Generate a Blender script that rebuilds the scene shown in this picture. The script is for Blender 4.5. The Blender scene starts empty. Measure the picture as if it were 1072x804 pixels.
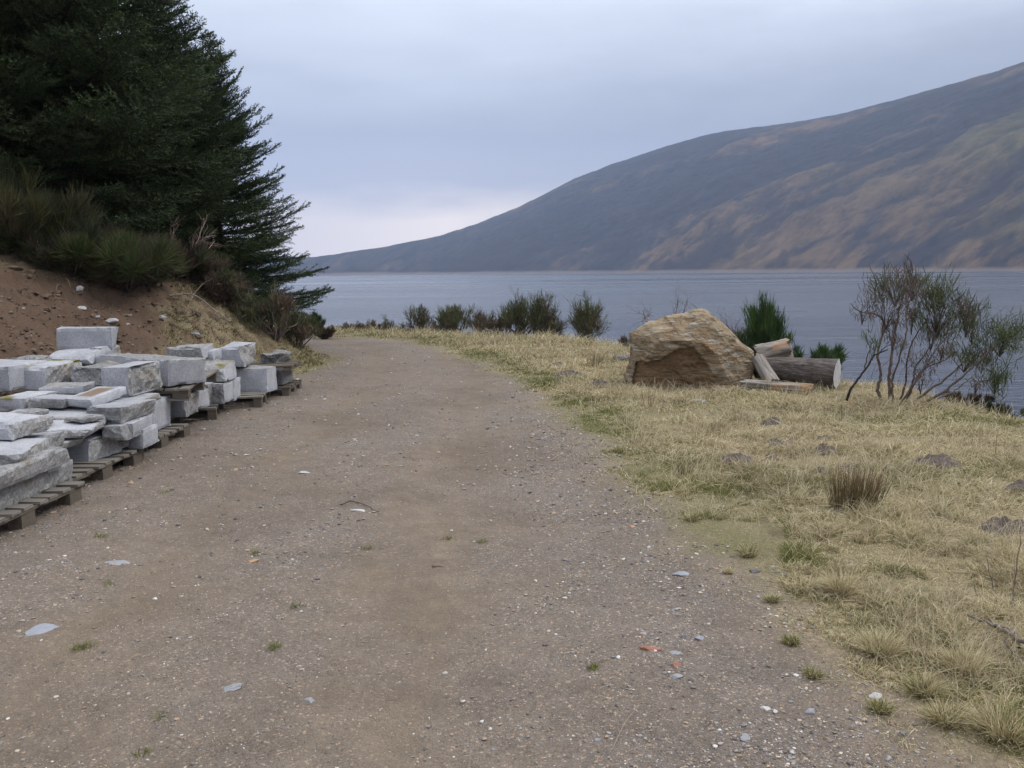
import bpy, bmesh, math, random
import numpy as np
from mathutils import Vector, Matrix, Euler, noise as mnoise

random.seed(7)
RNG = np.random.default_rng(11)
scene = bpy.context.scene
C = scene.collection
R = math.radians

# ------------------------------------------------------------------ camera
F = 900.0                      # focal length in photo pixels (1072 wide)
CAM = np.array([0.0, 0.0, 1.6])
PITCH, ROLL = R(7.5), R(0.6)
_f = np.array([0, math.cos(PITCH), -math.sin(PITCH)])
_r = np.array([1.0, 0, 0])
_u = np.array([0, math.sin(PITCH), math.cos(PITCH)])
CR = _r*math.cos(ROLL) - _u*math.sin(ROLL)
CU = _u*math.cos(ROLL) + _r*math.sin(ROLL)

def ray(u, v):
    d = _f + CR*((u-536)/F) + CU*((402-v)/F)
    return d/np.linalg.norm(d)
def pY(u, v, Y):
    d = ray(u, v)
    return CAM + d*(Y/d[1])

cd = bpy.data.cameras.new('camera')
cam = bpy.data.objects.new('camera', cd); C.objects.link(cam)
cam.matrix_world = Matrix(((CR[0], CU[0], -_f[0], CAM[0]), (CR[1], CU[1], -_f[1], CAM[1]),
                           (CR[2], CU[2], -_f[2], CAM[2]), (0, 0, 0, 1)))
cd.sensor_width = 36; cd.lens = 36*F/1072
cd.clip_start = .05; cd.clip_end = 12000
scene.camera = cam

# ------------------------------------------------------------------ noise
def _hash(ix, iy, iz, seed):
    h = (ix.astype(np.int64)*374761393 + iy.astype(np.int64)*668265263 + iz.astype(np.int64)*2147483647 + seed*974634777) & 0xffffffff
    h = ((h ^ (h >> 13))*1274126177) & 0xffffffff
    h = (h ^ (h >> 16)) & 0xffffffff
    return h/4294967295.0
def vnoise(x, y, z=None, seed=0):
    x = np.asarray(x, float); y = np.asarray(y, float)
    z = np.zeros_like(x) if z is None else np.asarray(z, float)
    ix, iy, iz = np.floor(x), np.floor(y), np.floor(z)
    fx, fy, fz = x-ix, y-iy, z-iz
    fx, fy, fz = fx*fx*(3-2*fx), fy*fy*(3-2*fy), fz*fz*(3-2*fz)
    o = 0
    for a in (0, 1):
        for b in (0, 1):
            for c in (0, 1):
                o = o + _hash(ix+a, iy+b, iz+c, seed)*(fx if a else 1-fx)*(fy if b else 1-fy)*(fz if c else 1-fz)
    return o*2-1
def fbm(x, y, z=None, oct=4, seed=0, gain=.5):
    t = 0; a = 1; s = 0; f = 1.0
    for k in range(oct):
        t = t + a*vnoise(x*f, y*f, None if z is None else z*f, seed+k*17)
        s += a; a *= gain; f *= 2.03
    return t/s
def sstep(a, b, x):
    t = np.clip((x-a)/(b-a), 0, 1); return t*t*(3-2*t)

# ------------------------------------------------------------------ mesh helpers
def np_mesh(name, verts, faces, mats=(), col=None, attrs=None, smooth=False):
    """verts (N,3); faces = list of int arrays (M,k)"""
    me = bpy.data.meshes.new(name)
    verts = np.asarray(verts, np.float32)
    me.vertices.add(len(verts)); me.vertices.foreach_set('co', verts.ravel())
    faces = [np.asarray(f, np.int32) for f in (faces if isinstance(faces, list) else [faces])]
    loops = np.concatenate([f.ravel() for f in faces])
    tot = np.concatenate([np.full(len(f), f.shape[1], np.int32) for f in faces])
    start = np.concatenate([[0], np.cumsum(tot)[:-1]]).astype(np.int32)
    me.loops.add(len(loops)); me.loops.foreach_set('vertex_index', loops)
    me.polygons.add(len(tot)); me.polygons.foreach_set('loop_start', start)
    me.polygons.foreach_set('use_smooth', np.full(len(tot), smooth))
    me.update(calc_edges=True)
    if col is not None:
        a = me.color_attributes.new('Col', 'FLOAT_COLOR', 'POINT')
        c = np.ones((len(verts), 4), np.float32); c[:, :3] = col
        a.data.foreach_set('color', c.ravel())
    for k, vv in (attrs or {}).items():
        a = me.attributes.new(k, 'FLOAT', 'POINT'); a.data.foreach_set('value', np.asarray(vv, np.float32))
    for m in mats: me.materials.append(m)
    return me
def link(name, me, parent=None):
    o = bpy.data.objects.new(name, me); C.objects.link(o)
    if parent is not None: o.parent = parent
    return o
def tag(o, label=None, cat=None, group=None, kind=None):
    if label: o['label'] = label
    if cat: o['category'] = cat
    if group: o['group'] = group
    if kind: o['kind'] = kind
    return o
def thing(name, label, cat, loc=(0, 0, 0), group=None, rz=0):
    o = bpy.data.objects.new(name, None); C.objects.link(o)
    o.empty_display_size = .1
    o.location = [float(a) for a in loc]; o.rotation_euler = (0, 0, rz)
    return tag(o, label, cat, group)

class Geo:
    """collects quads/tris with per vertex colour"""
    def __init__(s): s.v = []; s.f3 = []; s.f4 = []; s.c = []; s.n = 0
    def add(s, v, f, c):
        v = np.asarray(v, float); f = np.asarray(f, int)
        c = np.broadcast_to(np.asarray(c, float), v.shape)
        (s.f3 if f.shape[1] == 3 else s.f4).append(f+s.n)
        s.v.append(v); s.c.append(c); s.n += len(v)
    def mesh(s, name, mats, smooth=False):
        fs = []
        if s.f3: fs.append(np.concatenate(s.f3))
        if s.f4: fs.append(np.concatenate(s.f4))
        return np_mesh(name, np.concatenate(s.v), fs, mats, np.concatenate(s.c), smooth=smooth)
def unit(a):
    return a/np.maximum(np.linalg.norm(a, axis=-1, keepdims=True), 1e-9)
def leaves(g, P, D, L, W, col, S=None):
    """rhombic slivers from P along D"""
    n = len(P)
    if S is None: S = unit(np.cross(D, RNG.normal(size=(n, 3))))
    L = np.broadcast_to(L, n)[:, None]; W = np.broadcast_to(W, n)[:, None]
    v = np.stack([P, P+D*L*.45+S*W*.5, P+D*L, P+D*L*.45-S*W*.5], 1).reshape(-1, 3)
    f = np.arange(4*n).reshape(n, 4)
    g.add(v, f, np.repeat(np.broadcast_to(col, (n, 3)), 4, 0))
def blades(g, P, D, L, W, bend, col, tipcol=None):
    """grass blades: bent strip of two segments ending in a point; D initial direction, bend = offset vector at the tip"""
    n = len(P)
    S = unit(np.cross(D, RNG.normal(size=(n, 3))))
    L = np.broadcast_to(L, n)[:, None]; W = np.broadcast_to(W, n)[:, None]
    M = P + D*L*.55 + bend*.3; T = P + D*L + bend
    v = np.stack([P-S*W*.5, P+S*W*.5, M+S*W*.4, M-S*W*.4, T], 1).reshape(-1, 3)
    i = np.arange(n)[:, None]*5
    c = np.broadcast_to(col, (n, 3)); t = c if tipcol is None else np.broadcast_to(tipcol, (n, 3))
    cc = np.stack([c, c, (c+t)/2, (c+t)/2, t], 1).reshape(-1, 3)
    base = g.n
    g.add(v, i+np.array([[0, 1, 2, 3]]), cc)
    g.f3.append(base + i + np.array([[3, 2, 4]]))
def tube(g, pts, radii, col, k=6, jitter=0.0, cap=False):
    pts = np.asarray(pts, float); radii = np.broadcast_to(np.asarray(radii, float), len(pts))
    n = len(pts)
    t = np.gradient(pts, axis=0); t = unit(t)
    ref = np.array([0.31, 0.17, .93]) if abs(t[0][2]) < .8 else np.array([.9, .3, .1])
    a = unit(np.cross(t, ref)); b = np.cross(t, a)
    ang = np.arange(k)*2*np.pi/k
    rr = radii[:, None]*(1 + jitter*RNG.normal(size=(n, k)))
    v = pts[:, None, :] + a[:, None, :]*(np.cos(ang)[None, :]*rr)[..., None] + b[:, None, :]*(np.sin(ang)[None, :]*rr)[..., None]
    i = np.arange(n-1)[:, None]*k; j = np.arange(k)[None, :]; jn = (j+1) % k
    f = np.stack([i+j, i+jn, i+k+jn, i+k+j], -1).reshape(-1, 4)
    base = g.n
    g.add(v.reshape(-1, 3), f, col)
    if cap:
        for end, row in ((0, 0), (n-1, (n-1)*k)):
            b0 = g.n
            g.add(pts[end:end+1], np.zeros((0, 3), int), col)
            idx = np.arange(k); tri = np.stack([base+row+idx, base+row+(idx+1) % k, np.full(k, b0)], 1)
            g.f3.append(tri[:, ::-1] if end == 0 else tri)
def smooth_path(pts, n):
    pts = np.asarray(pts, float); m = len(pts)
    if m == 2: 
        s = np.linspace(0, 1, n)[:, None]; return pts[0]*(1-s)+pts[1]*s
    P = np.vstack([2*pts[0]-pts[1], pts, 2*pts[-1]-pts[-2]])
    out = []
    for s in np.linspace(0, m-1-1e-6, n):
        i = int(s); t = s-i
        p0, p1, p2, p3 = P[i], P[i+1], P[i+2], P[i+3]
        out.append(.5*((2*p1)+(-p0+p2)*t+(2*p0-5*p1+4*p2-p3)*t*t+(-p0+3*p1-3*p2+p3)*t**3))
    return np.array(out)

# ------------------------------------------------------------------ materials
def new_mat(name):
    m = bpy.data.materials.new(name); m.use_nodes = True
    nt = m.node_tree; b = nt.nodes['Principled BSDF']
    return m, nt, b
def N(nt, t, **kw):
    n = nt.nodes.new(t)
    for k, v in kw.items():
        if k.startswith('i_'): 
            n.inputs[k[2:].replace('_', ' ')].default_value = v
        else: setattr(n, k, v)
    return n
def ramp(nt, stops, src=None, interp='LINEAR'):
    r = nt.nodes.new('ShaderNodeValToRGB'); r.color_ramp.interpolation = interp
    e = r.color_ramp.elements
    while len(e) < len(stops): e.new(.5)
    for el, (p, c) in zip(e, stops):
        el.position = p; el.color = (*c, 1) if len(c) == 3 else c
    if src is not None: nt.links.new(src, r.inputs[0])
    return r
def mixc(nt, fac, a, b, mode='MIX'):
    m = nt.nodes.new('ShaderNodeMix'); m.data_type = 'RGBA'; m.blend_type = mode
    def put(sock, v):
        if hasattr(v, 'is_linked') or hasattr(v, 'links'): nt.links.new(v, sock)
        elif isinstance(v, (int, float)): sock.default_value = v
        else: sock.default_value = (*v, 1)
    put(m.inputs[0], fac); put(m.inputs[6], a); put(m.inputs[7], b)
    return m.outputs[2]
def math_n(nt, op, a, b=0.0, clamp=False):
    m = nt.nodes.new('ShaderNodeMath'); m.operation = op; m.use_clamp = clamp
    for s, v in ((m.inputs[0], a), (m.inputs[1], b)):
        if isinstance(v, (int, float)): s.default_value = v
        else: nt.links.new(v, s)
    return m.outputs[0]
def noise_n(nt, vec, scale, detail=4, rough=.55, dist=0.0):
    n = N(nt, 'ShaderNodeTexNoise'); n.inputs['Scale'].default_value = scale
    n.inputs['Detail'].default_value = detail; n.inputs['Roughness'].default_value = rough
    n.inputs['Distortion'].default_value = dist
    if vec is not None: nt.links.new(vec, n.inputs['Vector'])
    return n.outputs['Fac']
def attr_n(nt, name):
    a = nt.nodes.new('ShaderNodeAttribute'); a.attribute_name = name; return a
def bump(nt, h, strength, dist, b):
    n = nt.nodes.new('ShaderNodeBump'); n.inputs['Strength'].default_value = strength; n.inputs['Distance'].default_value = dist
    nt.links.new(h, n.inputs['Height']); nt.links.new(n.outputs[0], b.inputs['Normal']); return n
def objpos(nt):
    return nt.nodes.new('ShaderNodeTexCoord').outputs['Object']
def geopos(nt):
    return nt.nodes.new('ShaderNodeNewGeometry').outputs['Position']

def foliage_mat(name, trans=.25, rough=.7):
    m, nt, b = new_mat(name)
    a = attr_n(nt, 'Col')
    nt.links.new(a.outputs['Color'], b.inputs['Base Color'])
    b.inputs['Roughness'].default_value = rough
    b.inputs['Specular IOR Level'].default_value = .2
    tr = nt.nodes.new('ShaderNodeBsdfTranslucent'); nt.links.new(a.outputs['Color'], tr.inputs[0])
    mx = nt.nodes.new('ShaderNodeMixShader'); mx.inputs[0].default_value = trans
    nt.links.new(b.outputs[0], mx.inputs[1]); nt.links.new(tr.outputs[0], mx.inputs[2])
    nt.links.new(mx.outputs[0], nt.nodes['Material Output'].inputs[0])
    return m
M_LEAF = foliage_mat('needles and twigs', .12)
M_GRASS = foliage_mat('grass blades', .3)

def wood_mat():
    m, nt, b = new_mat('bark')
    a = attr_n(nt, 'Col'); p = objpos(nt)
    n = noise_n(nt, p, 40, 5)
    c = mixc(nt, 1.0, a.outputs['Color'], ramp(nt, [(.3, (.55, .55, .55)), (.7, (1.25, 1.22, 1.2))], n).outputs[0], 'MULTIPLY')
    nt.links.new(c, b.inputs['Base Color']); b.inputs['Roughness'].default_value = .9
    b.inputs['Specular IOR Level'].default_value = .2
    bump(nt, n, .6, .01, b)
    return m
M_WOOD = wood_mat()

def ground_mat():
    m, nt, b = new_mat('track and turf')
    p = geopos(nt)
    road = attr_n(nt, 'road').outputs['Fac']; dirt = attr_n(nt, 'dirt').outputs['Fac']
    green = attr_n(nt, 'green').outputs['Fac']; fine = attr_n(nt, 'fine').outputs['Fac']
    # gravel
    big = noise_n(nt, p, .9, 5, .6); mid = noise_n(nt, p, 6, 5, .65); hi = noise_n(nt, p, 45, 4, .7)
    mud = mixc(nt, mid, (.125, .097, .069), (.25, .199, .147))
    grav = mixc(nt, mid, (.120, .101, .084), (.236, .201, .170))
    fm = math_n(nt, 'ADD', math_n(nt, 'MULTIPLY', fine, .75), math_n(nt, 'SUBTRACT', math_n(nt, 'MULTIPLY', big, 2.6), 1.15), True)
    rc = mixc(nt, fm, grav, mud)
    vo = N(nt, 'ShaderNodeTexVoronoi'); vo.inputs['Scale'].default_value = 105; nt.links.new(p, vo.inputs['Vector'])
    vo2 = N(nt, 'ShaderNodeTexVoronoi'); vo2.inputs['Scale'].default_value = 230; nt.links.new(p, vo2.inputs['Vector'])
    spk = ramp(nt, [(0, (.62, .6, .58)), (.2, (.9, .89, .88)), (.6, (1, 1, 1)), (.82, (1.10, 1.07, 1.04)), (.93, (1.15, 1.12, 1.08)), (.955, (2.0, 1.9, 1.75)), (.975, (2.3, 2.25, 2.15)), (1, (1.8, 1.4, 1.05))],
               N_sep(nt, vo.outputs['Color']))
    spk2 = ramp(nt, [(0, (.65, .63, .62)), (.4, (.97, .97, .97)), (.8, (1.08, 1.07, 1.05)), (.92, (1.8, 1.7, 1.55)), (1, (2.2, 2.1, 2.0))], N_sep(nt, vo2.outputs['Color']))
    inv = math_n(nt, 'SUBTRACT', .9, math_n(nt, 'MULTIPLY', fm, .6))
    rc = mixc(nt, inv, rc, mixc(nt, 1.0, rc, spk.outputs[0], 'MULTIPLY'))
    rc = mixc(nt, math_n(nt, 'MULTIPLY', inv, .6), rc, mixc(nt, 1.0, rc, spk2.outputs[0], 'MULTIPLY'))
    rc = mixc(nt, ramp(nt, [(.3, (.0,)*3), (.75, (.55,)*3)], hi).outputs[0], rc, mixc(nt, 1.0, rc, (.72, .70, .68), 'MULTIPLY'))
    damp = ramp(nt, [(.36, (.84, .83, .82)), (.55, (1.04, 1.04, 1.04))], noise_n(nt, p, .75, 5, .62, .5)).outputs[0]
    rc = mixc(nt, 1.0, rc, damp, 'MULTIPLY')
    # turf
    tg = mixc(nt, mid, (.22, .165, .09), (.44, .355, .215))
    tgr = mixc(nt, mid, (.095, .098, .034), (.20, .195, .075))
    tc = mixc(nt, green, tg, tgr)
    lit = noise_n(nt, p, 130, 3, .7)
    tc = mixc(nt, ramp(nt, [(.38, (0,)*3), (.62, (.8,)*3)], hi).outputs[0], tc, (.085, .062, .038))
    tc = mixc(nt, ramp(nt, [(.52, (0,)*3), (.66, (.7,)*3)], lit).outputs[0], tc, (.40, .33, .2))
    # bare earth of the bank
    em = noise_n(nt, p, 2.2, 6, .6)
    ec = mixc(nt, em, (.060, .037, .024), (.165, .108, .070))
    ec = mixc(nt, ramp(nt, [(.4, (0,)*3), (.7, (.7,)*3)], hi).outputs[0], ec, mixc(nt, 1.0, ec, (.55, .52, .5), 'MULTIPLY'))
    c = mixc(nt, dirt, tc, ec)
    c = mixc(nt, road, c, rc)
    nt.links.new(c, b.inputs['Base Color']); b.inputs['Roughness'].default_value = .85
    b.inputs['Specular IOR Level'].default_value = .25
    h = math_n(nt, 'ADD', math_n(nt, 'MULTIPLY', hi, 1.0), math_n(nt, 'MULTIPLY', vo.outputs['Distance'], -.6))
    h = math_n(nt, 'ADD', h, math_n(nt, 'MULTIPLY', mid, 2.0))
    bump(nt, h, .8, .012, b)
    return m
def N_sep(nt, colsock):
    s = nt.nodes.new('ShaderNodeSeparateColor'); nt.links.new(colsock, s.inputs[0]); return s.outputs[0]
M_GROUND = ground_mat()

def granite_mat():
    m, nt, b = new_mat('granite')
    p = objpos(nt)
    rough = attr_n(nt, 'rough').outputs['Fac']; tone = attr_n(nt, 'tone').outputs['Fac']
    n1 = noise_n(nt, p, 6, 5, .6); n2 = noise_n(nt, p, 160, 3, .7); n3 = noise_n(nt, p, 34, 6, .7)
    c = mixc(nt, n1, (.345, .352, .375), (.47, .475, .495))
    r = mixc(nt, ramp(nt, [(.32, (0,)*3), (.68, (1,)*3)], n3).outputs[0], (.19, .185, .178), (.42, .415, .405))
    dk = ramp(nt, [(.42, (.74,)*3), (.56, (1,)*3)], noise_n(nt, p, 2.7, 4, .6, .4)).outputs[0]
    c = mixc(nt, rough, c, r)
    vo = N(nt, 'ShaderNodeTexVoronoi'); vo.inputs['Scale'].default_value = 150; nt.links.new(p, vo.inputs['Vector'])
    spk = ramp(nt, [(0, (.62, .62, .64)), (.4, (.95, .95, .95)), (.75, (1.08, 1.08, 1.08)), (1, (1.3, 1.3, 1.3))], N_sep(nt, vo.outputs['Color']))
    c = mixc(nt, .75, c, mixc(nt, 1.0, c, spk.outputs[0], 'MULTIPLY'))
    st = ramp(nt, [(.54, (0,)*3), (.70, (.75,)*3)], noise_n(nt, p, 4.3, 4, .6, .6)).outputs[0]
    c = mixc(nt, math_n(nt, 'MULTIPLY', st, math_n(nt, 'ADD', math_n(nt, 'MULTIPLY', rough, .7), .25)), c, (.21, .165, .11))
    c = mixc(nt, .55, c, mixc(nt, 1.0, c, dk, 'MULTIPLY'))
    moss = attr_n(nt, 'moss').outputs['Fac']
    c = mixc(nt, moss, c, mixc(nt, n3, (.06, .065, .01), (.22, .19, .04)))
    brown = attr_n(nt, 'brown').outputs['Fac']
    c = mixc(nt, brown, c, mixc(nt, n3, (.13, .09, .06), (.27, .2, .14)))
    t = nt.nodes.new('ShaderNodeCombineColor')
    for i in range(3): nt.links.new(tone, t.inputs[i])
    c = mixc(nt, 1.0, c, t.outputs[0], 'MULTIPLY')
    nt.links.new(c, b.inputs['Base Color'])
    b.inputs['Roughness'].default_value = .75; b.inputs['Specular IOR Level'].default_value = .3
    h = math_n(nt, 'ADD', math_n(nt, 'MULTIPLY', n3, rough), math_n(nt, 'MULTIPLY', n2, .15))
    bump(nt, h, .7, .02, b)
    return m
M_GRANITE = granite_mat()

def timber_mat(name, a, bcol):
    m, nt, b = new_mat(name)
    p = objpos(nt)
    mp = nt.nodes.new('ShaderNodeMapping'); mp.inputs['Scale'].default_value = (1.5, 14, 14); nt.links.new(p, mp.inputs[0])
    n = noise_n(nt, mp.outputs[0], 6, 6, .65); n2 = noise_n(nt, p, 3.5, 3)
    c = mixc(nt, n, a, bcol)
    c = mixc(nt, ramp(nt, [(.45, (0,)*3), (.7, (.6,)*3)], n2).outputs[0], c, (.12, .105, .085))
    nt.links.new(c, b.inputs['Base Color']); b.inputs['Roughness'].default_value = .85; b.inputs['Specular IOR Level'].default_value = .2
    bump(nt, n, .5, .006, b)
    return m
M_PALLET = timber_mat('weathered pallet timber', (.11, .098, .084), (.26, .235, .20))
M_PALLET2 = timber_mat('dark pallet timber', (.062, .050, .038), (.16, .132, .10))

def soil_mat():
    m, nt, b = new_mat('molehill soil')
    p = objpos(nt); n = noise_n(nt, p, 22, 6, .7)
    nt.links.new(mixc(nt, n, (.06, .046, .036), (.20, .16, .13)), b.inputs['Base Color'])
    b.inputs['Roughness'].default_value = .95; bump(nt, n, .9, .03, b)
    return m
M_SOIL = soil_mat()

def stone_mat(name, a, bcol):
    m, nt, b = new_mat(name)
    p = objpos(nt); n = noise_n(nt, p, 30, 5, .65)
    nt.links.new(mixc(nt, n, a, bcol), b.inputs['Base Color'])
    b.inputs['Roughness'].default_value = .75; bump(nt, n, .5, .006, b)
    return m
M_STONE = {k: stone_mat(k+' stone', *v) for k, v in dict(
    grey=((.17, .17, .175), (.33, .33, .34)), pale=((.33, .32, .31), (.52, .51, .50)), dark=((.06, .055, .055), (.14, .13, .13)),
    red=((.19, .075, .045), (.34, .15, .095)), brown=((.10, .075, .05), (.2, .15, .10)), blue=((.17, .18, .20), (.32, .335, .37)),
    orange=((.30, .17, .09), (.45, .28, .16))).items()}
def vcol_mat(name, rough=.8):
    m, nt, b = new_mat(name)
    nt.links.new(attr_n(nt, 'Col').outputs['Color'], b.inputs['Base Color']); b.inputs['Roughness'].default_value = rough
    b.inputs['Specular IOR Level'].default_value = .3
    return m
M_PEBBLE = vcol_mat('pebbles')

# ------------------------------------------------------------------ terrain
def gz(u, v, z=0.0):
    d = ray(u, v); return CAM + d*((z-CAM[2])/d[2])
WATER_Z = -4.4
road_right = [gz(*q)[:2] for q in ((1030, 804), (955, 725), (860, 655), (775, 595), (700, 545), (650, 495), (598, 442), (548, 405), (505, 381), (470, 367))]
ROAD = np.array([(2.0, -14), (1.95, -3), (1.72, 1.0)] + [tuple(a) for a in road_right] +
                [(-2.6, 20.3), (-4.6, 21.9), (-8, 24), (-14, 27), (-30, 33), (-31, 30), (-14, 22.6), (-8, 20.2), (-5, 17.7), (-3.45, 16.7), (-3.2, 15), (-3.62, 13), (-4.25, 11), (-4.5, 9), (-4.6, 5), (-4.9, 0), (-5.2, -14)])
BANK = np.array([(-5.2, -14), (-4.9, 0), (-4.6, 5), (-4.5, 9), (-4.25, 11), (-3.62, 13), (-3.2, 15), (-3.45, 16.7), (-5, 17.7), (-8, 20.2), (-14, 22.6), (-31, 30), (-300, 160), (-3200, 1200), (-3200, -3200), (-400, -3200), (-8, -60)])
EDGE = np.array([(30, -3200), (12, -60), (7.2, -8), (6.2, 0), (5.6, 4), (5.2, 6.5), (4.95, 8.2), (4.8, 9.4), (4.45, 11.5), (2.9, 15), (2.1, 17), (1.0, 19.8), (-2, 22.2), (-4.7, 23.4), (-9, 26), (-16, 30), (-40, 42), (-300, 200), (-3300, 1300), (-3300, -3300)])
def sdist(poly, x, y):
    """signed distance, negative inside"""
    x = np.asarray(x, float); y = np.asarray(y, float)
    d = np.full(x.shape, 1e18); inside = np.zeros(x.shape, bool)
    n = len(poly)
    for i in range(n):
        a, b = poly[i], poly[(i+1) % n]
        e = b-a; wx, wy = x-a[0], y-a[1]
        t = np.clip((wx*e[0]+wy*e[1])/(e@e), 0, 1)
        d = np.minimum(d, (wx-e[0]*t)**2+(wy-e[1]*t)**2)
        c = (a[1] > y) != (b[1] > y)
        xi = a[0]+(y-a[1])*(e[0]/(e[1] if abs(e[1]) > 1e-12 else 1e-12))
        inside ^= c & (x < xi)
    return np.where(inside, -1, 1)*np.sqrt(d)
def terrain(x, y):
    x = np.asarray(x, float); y = np.asarray(y, float)
    de = sdist(EDGE, x, y) + .22*fbm(x*.9, y*.9, seed=3)
    db = -sdist(BANK, x, y)
    dr = sdist(ROAD, x, y)
    nb = fbm(x*.55, y*.55, seed=8)
    z = np.zeros_like(x)
    z += .025*fbm(x*.7, y*.7, seed=1)
    # turf swell
    g = sstep(0, .8, dr)*sstep(0, .5, -db+.6)
    z += g*(.03+.05*fbm(x*1.3, y*1.3, seed=2)+.018*fbm(x*6, y*6, seed=4))
    # wheel ruts and road surface grain
    ro = 1-sstep(-.3, .1, dr)
    z += ro*(.008*fbm(x*9, y*9, seed=5)+.004*fbm(x*30, y*30, oct=2, seed=6))
    cl = np.interp(y, [-5, 2, 6, 10, 14, 18, 22], [-1.0, -1.0, -1.0, -1.05, -1.2, -1.8, -4]); lat = x-cl+.1*fbm(x*.5, y*.5, seed=19)
    z -= ro*.020*(np.exp(-((lat-.6)/.28)**2)+np.exp(-((lat+1.0)/.28)**2))
    # bank
    dd = np.maximum(db+.25*nb*sstep(.3, 1.5, db), 0)
    zb = np.where(dd < .35, dd*dd*1.0, .1225+(dd-.35)*.72)
    zt_ = np.where(dd < 3.1, zb, 2.1025+(np.minimum(dd, 30)-3.1)*.22)
    z += zt_ + sstep(.2, 1.2, dd)*(.12*fbm(x*2.1, y*2.1, seed=9)+.075*fbm(x*6, y*6, seed=10)+.035*fbm(x*17, y*17, oct=3, seed=12))
    # drop to the loch
    q = np.maximum(de, 0)
    z -= np.where(q < 1.2, q*q*.22, .3168+(q-1.2)*.53) 
    z += sstep(.3, 3, q)*.15*fbm(x*.8, y*.8, seed=14)
    return np.maximum(z, -9.0)
def zt(x, y):
    return float(terrain(np.array([x]), np.array([y]))[0])
def hit(u, v, t0=2.0, t1=60.0):
    d = ray(u, v)
    t = np.linspace(t0, t1, 3000)
    P = CAM + d*t[:, None]
    s = P[:, 2] < terrain(P[:, 0], P[:, 1])
    if not s.any(): return CAM + d*t1
    return P[np.argmax(s)]
def ground_at(u, Y):
    """ground point on the sight line column u at distance Y"""
    p = pY(u, 402, Y); return np.array([p[0], Y, zt(p[0], Y)])

def build_terrain():
    fine_ang = np.linspace(-40, 44, 760)
    coarse = np.concatenate([np.linspace(44, 320, 90)[1:-1]])
    ang = np.radians(np.concatenate([fine_ang, coarse])); na = len(ang)
    rad = np.concatenate([[.25, .6], np.geomspace(1.0, 45, 560), np.geomspace(46, 3300, 70)]); nr = len(rad)
    A, Rr = np.meshgrid(ang, rad)
    X = np.sin(A)*Rr; Y = np.cos(A)*Rr
    x, y = X.ravel(), Y.ravel()
    z = terrain(x, y)
    dr = sdist(ROAD, x, y); db = -sdist(BANK, x, y); de = sdist(EDGE, x, y)
    n1 = fbm(x*1.2, y*1.2, seed=21); n2 = fbm(x*5, y*5, seed=22); n3 = fbm(x*18, y*18, oct=3, seed=23)
    road = 1-sstep(-.28, .16, dr+.22*n1+.16*n2+.06*n3)
    # bare earth: the cut face of the bank, up to the vegetation line, giving way to grass along the track
    gy = sstep(-.425, -.34, x/np.maximum(y, 1.0) + .05*n1+.05*n2+.015*n3)*(y > 2)
    dirt = sstep(-.12, .25, db+.1*n1)*(1-gy)*(1-.85*sstep(2.3, 3.1, db+.4*n1))
    dirt = np.maximum(dirt, .55*sstep(.15, .5, n1+.3*n2)*sstep(.2, .6, db)*(1-.6*gy))
    dirt = np.maximum(dirt, sstep(.1, .5, db)*gy*np.clip(.42+.9*n2+.6*n3, 0, .85))
    # litter floor under the spruces
    dirt = np.maximum(dirt, sstep(2.6, 3.4, db)*.8)
    dirt = np.maximum(dirt, .6*sstep(.25, .55, n2+.4*n3)*sstep(.3, .9, de+.6))
    mole = sstep(.42, .62, n2*.75+n1*.5)*.5
    dirt = np.maximum(dirt, mole)
    green = np.clip(.38+.75*fbm(x*.8, y*.8, seed=31)+.35*n2 + .35*(1-sstep(.0, .7, np.abs(dr-.25))), 0, 1)
    green = np.where(db > .1, np.clip(green*.8-.1, 0, 1), green)
    # lane pattern: the trodden strips carry fines, the rest loose stone
    cl = np.interp(y, [-5, 2, 6, 10, 14, 18, 22], [-1.0, -1.0, -1.0, -1.05, -1.2, -1.8, -4])
    lat = x-cl + .15*n1
    fine = np.exp(-((lat-.55)/.42)**2)*.75+np.exp(-((lat+.95)/.45)**2)*.6+np.exp(-((lat-2.3)/.4)**2)*.35
    fine = fine+.35*np.exp(-((lat-.62+.05*n2)/.10)**2)+.35*np.exp(-((lat+.98+.05*n2)/.10)**2)+.3*np.exp(-((lat-.25+.05*n2)/.07)**2)
    fine = np.clip(fine+.3*n1, 0, 1)
    idx = np.arange(nr*na).reshape(nr, na)
    a = idx[:-1, :]; b = idx[1:, :]
    q = np.stack([a, np.roll(a, -1, 1), np.roll(b, -1, 1), b], -1).reshape(-1, 4)[:, ::-1]
    fr = road[q].mean(1) > .5
    fb = (~fr) & (db[q].mean(1) > .0)
    names = [('road', fr), ('bank', fb), ('ground', ~(fr | fb))]
    for nm, sel in names:
        f = q[sel]; used = np.unique(f); rem = np.zeros(len(x), np.int64); rem[used] = np.arange(len(used))
        vv = np.stack([x[used], y[used], z[used]], 1)
        f = rem[f]
        if nm == 'ground':   # close the centre
            pass
        me = np_mesh(nm, vv, [f], [M_GROUND], attrs=dict(road=road[used], dirt=dirt[used], green=green[used], fine=fine[used]), smooth=True)
        tag(link(nm, me), kind='structure')
build_terrain()

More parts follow.
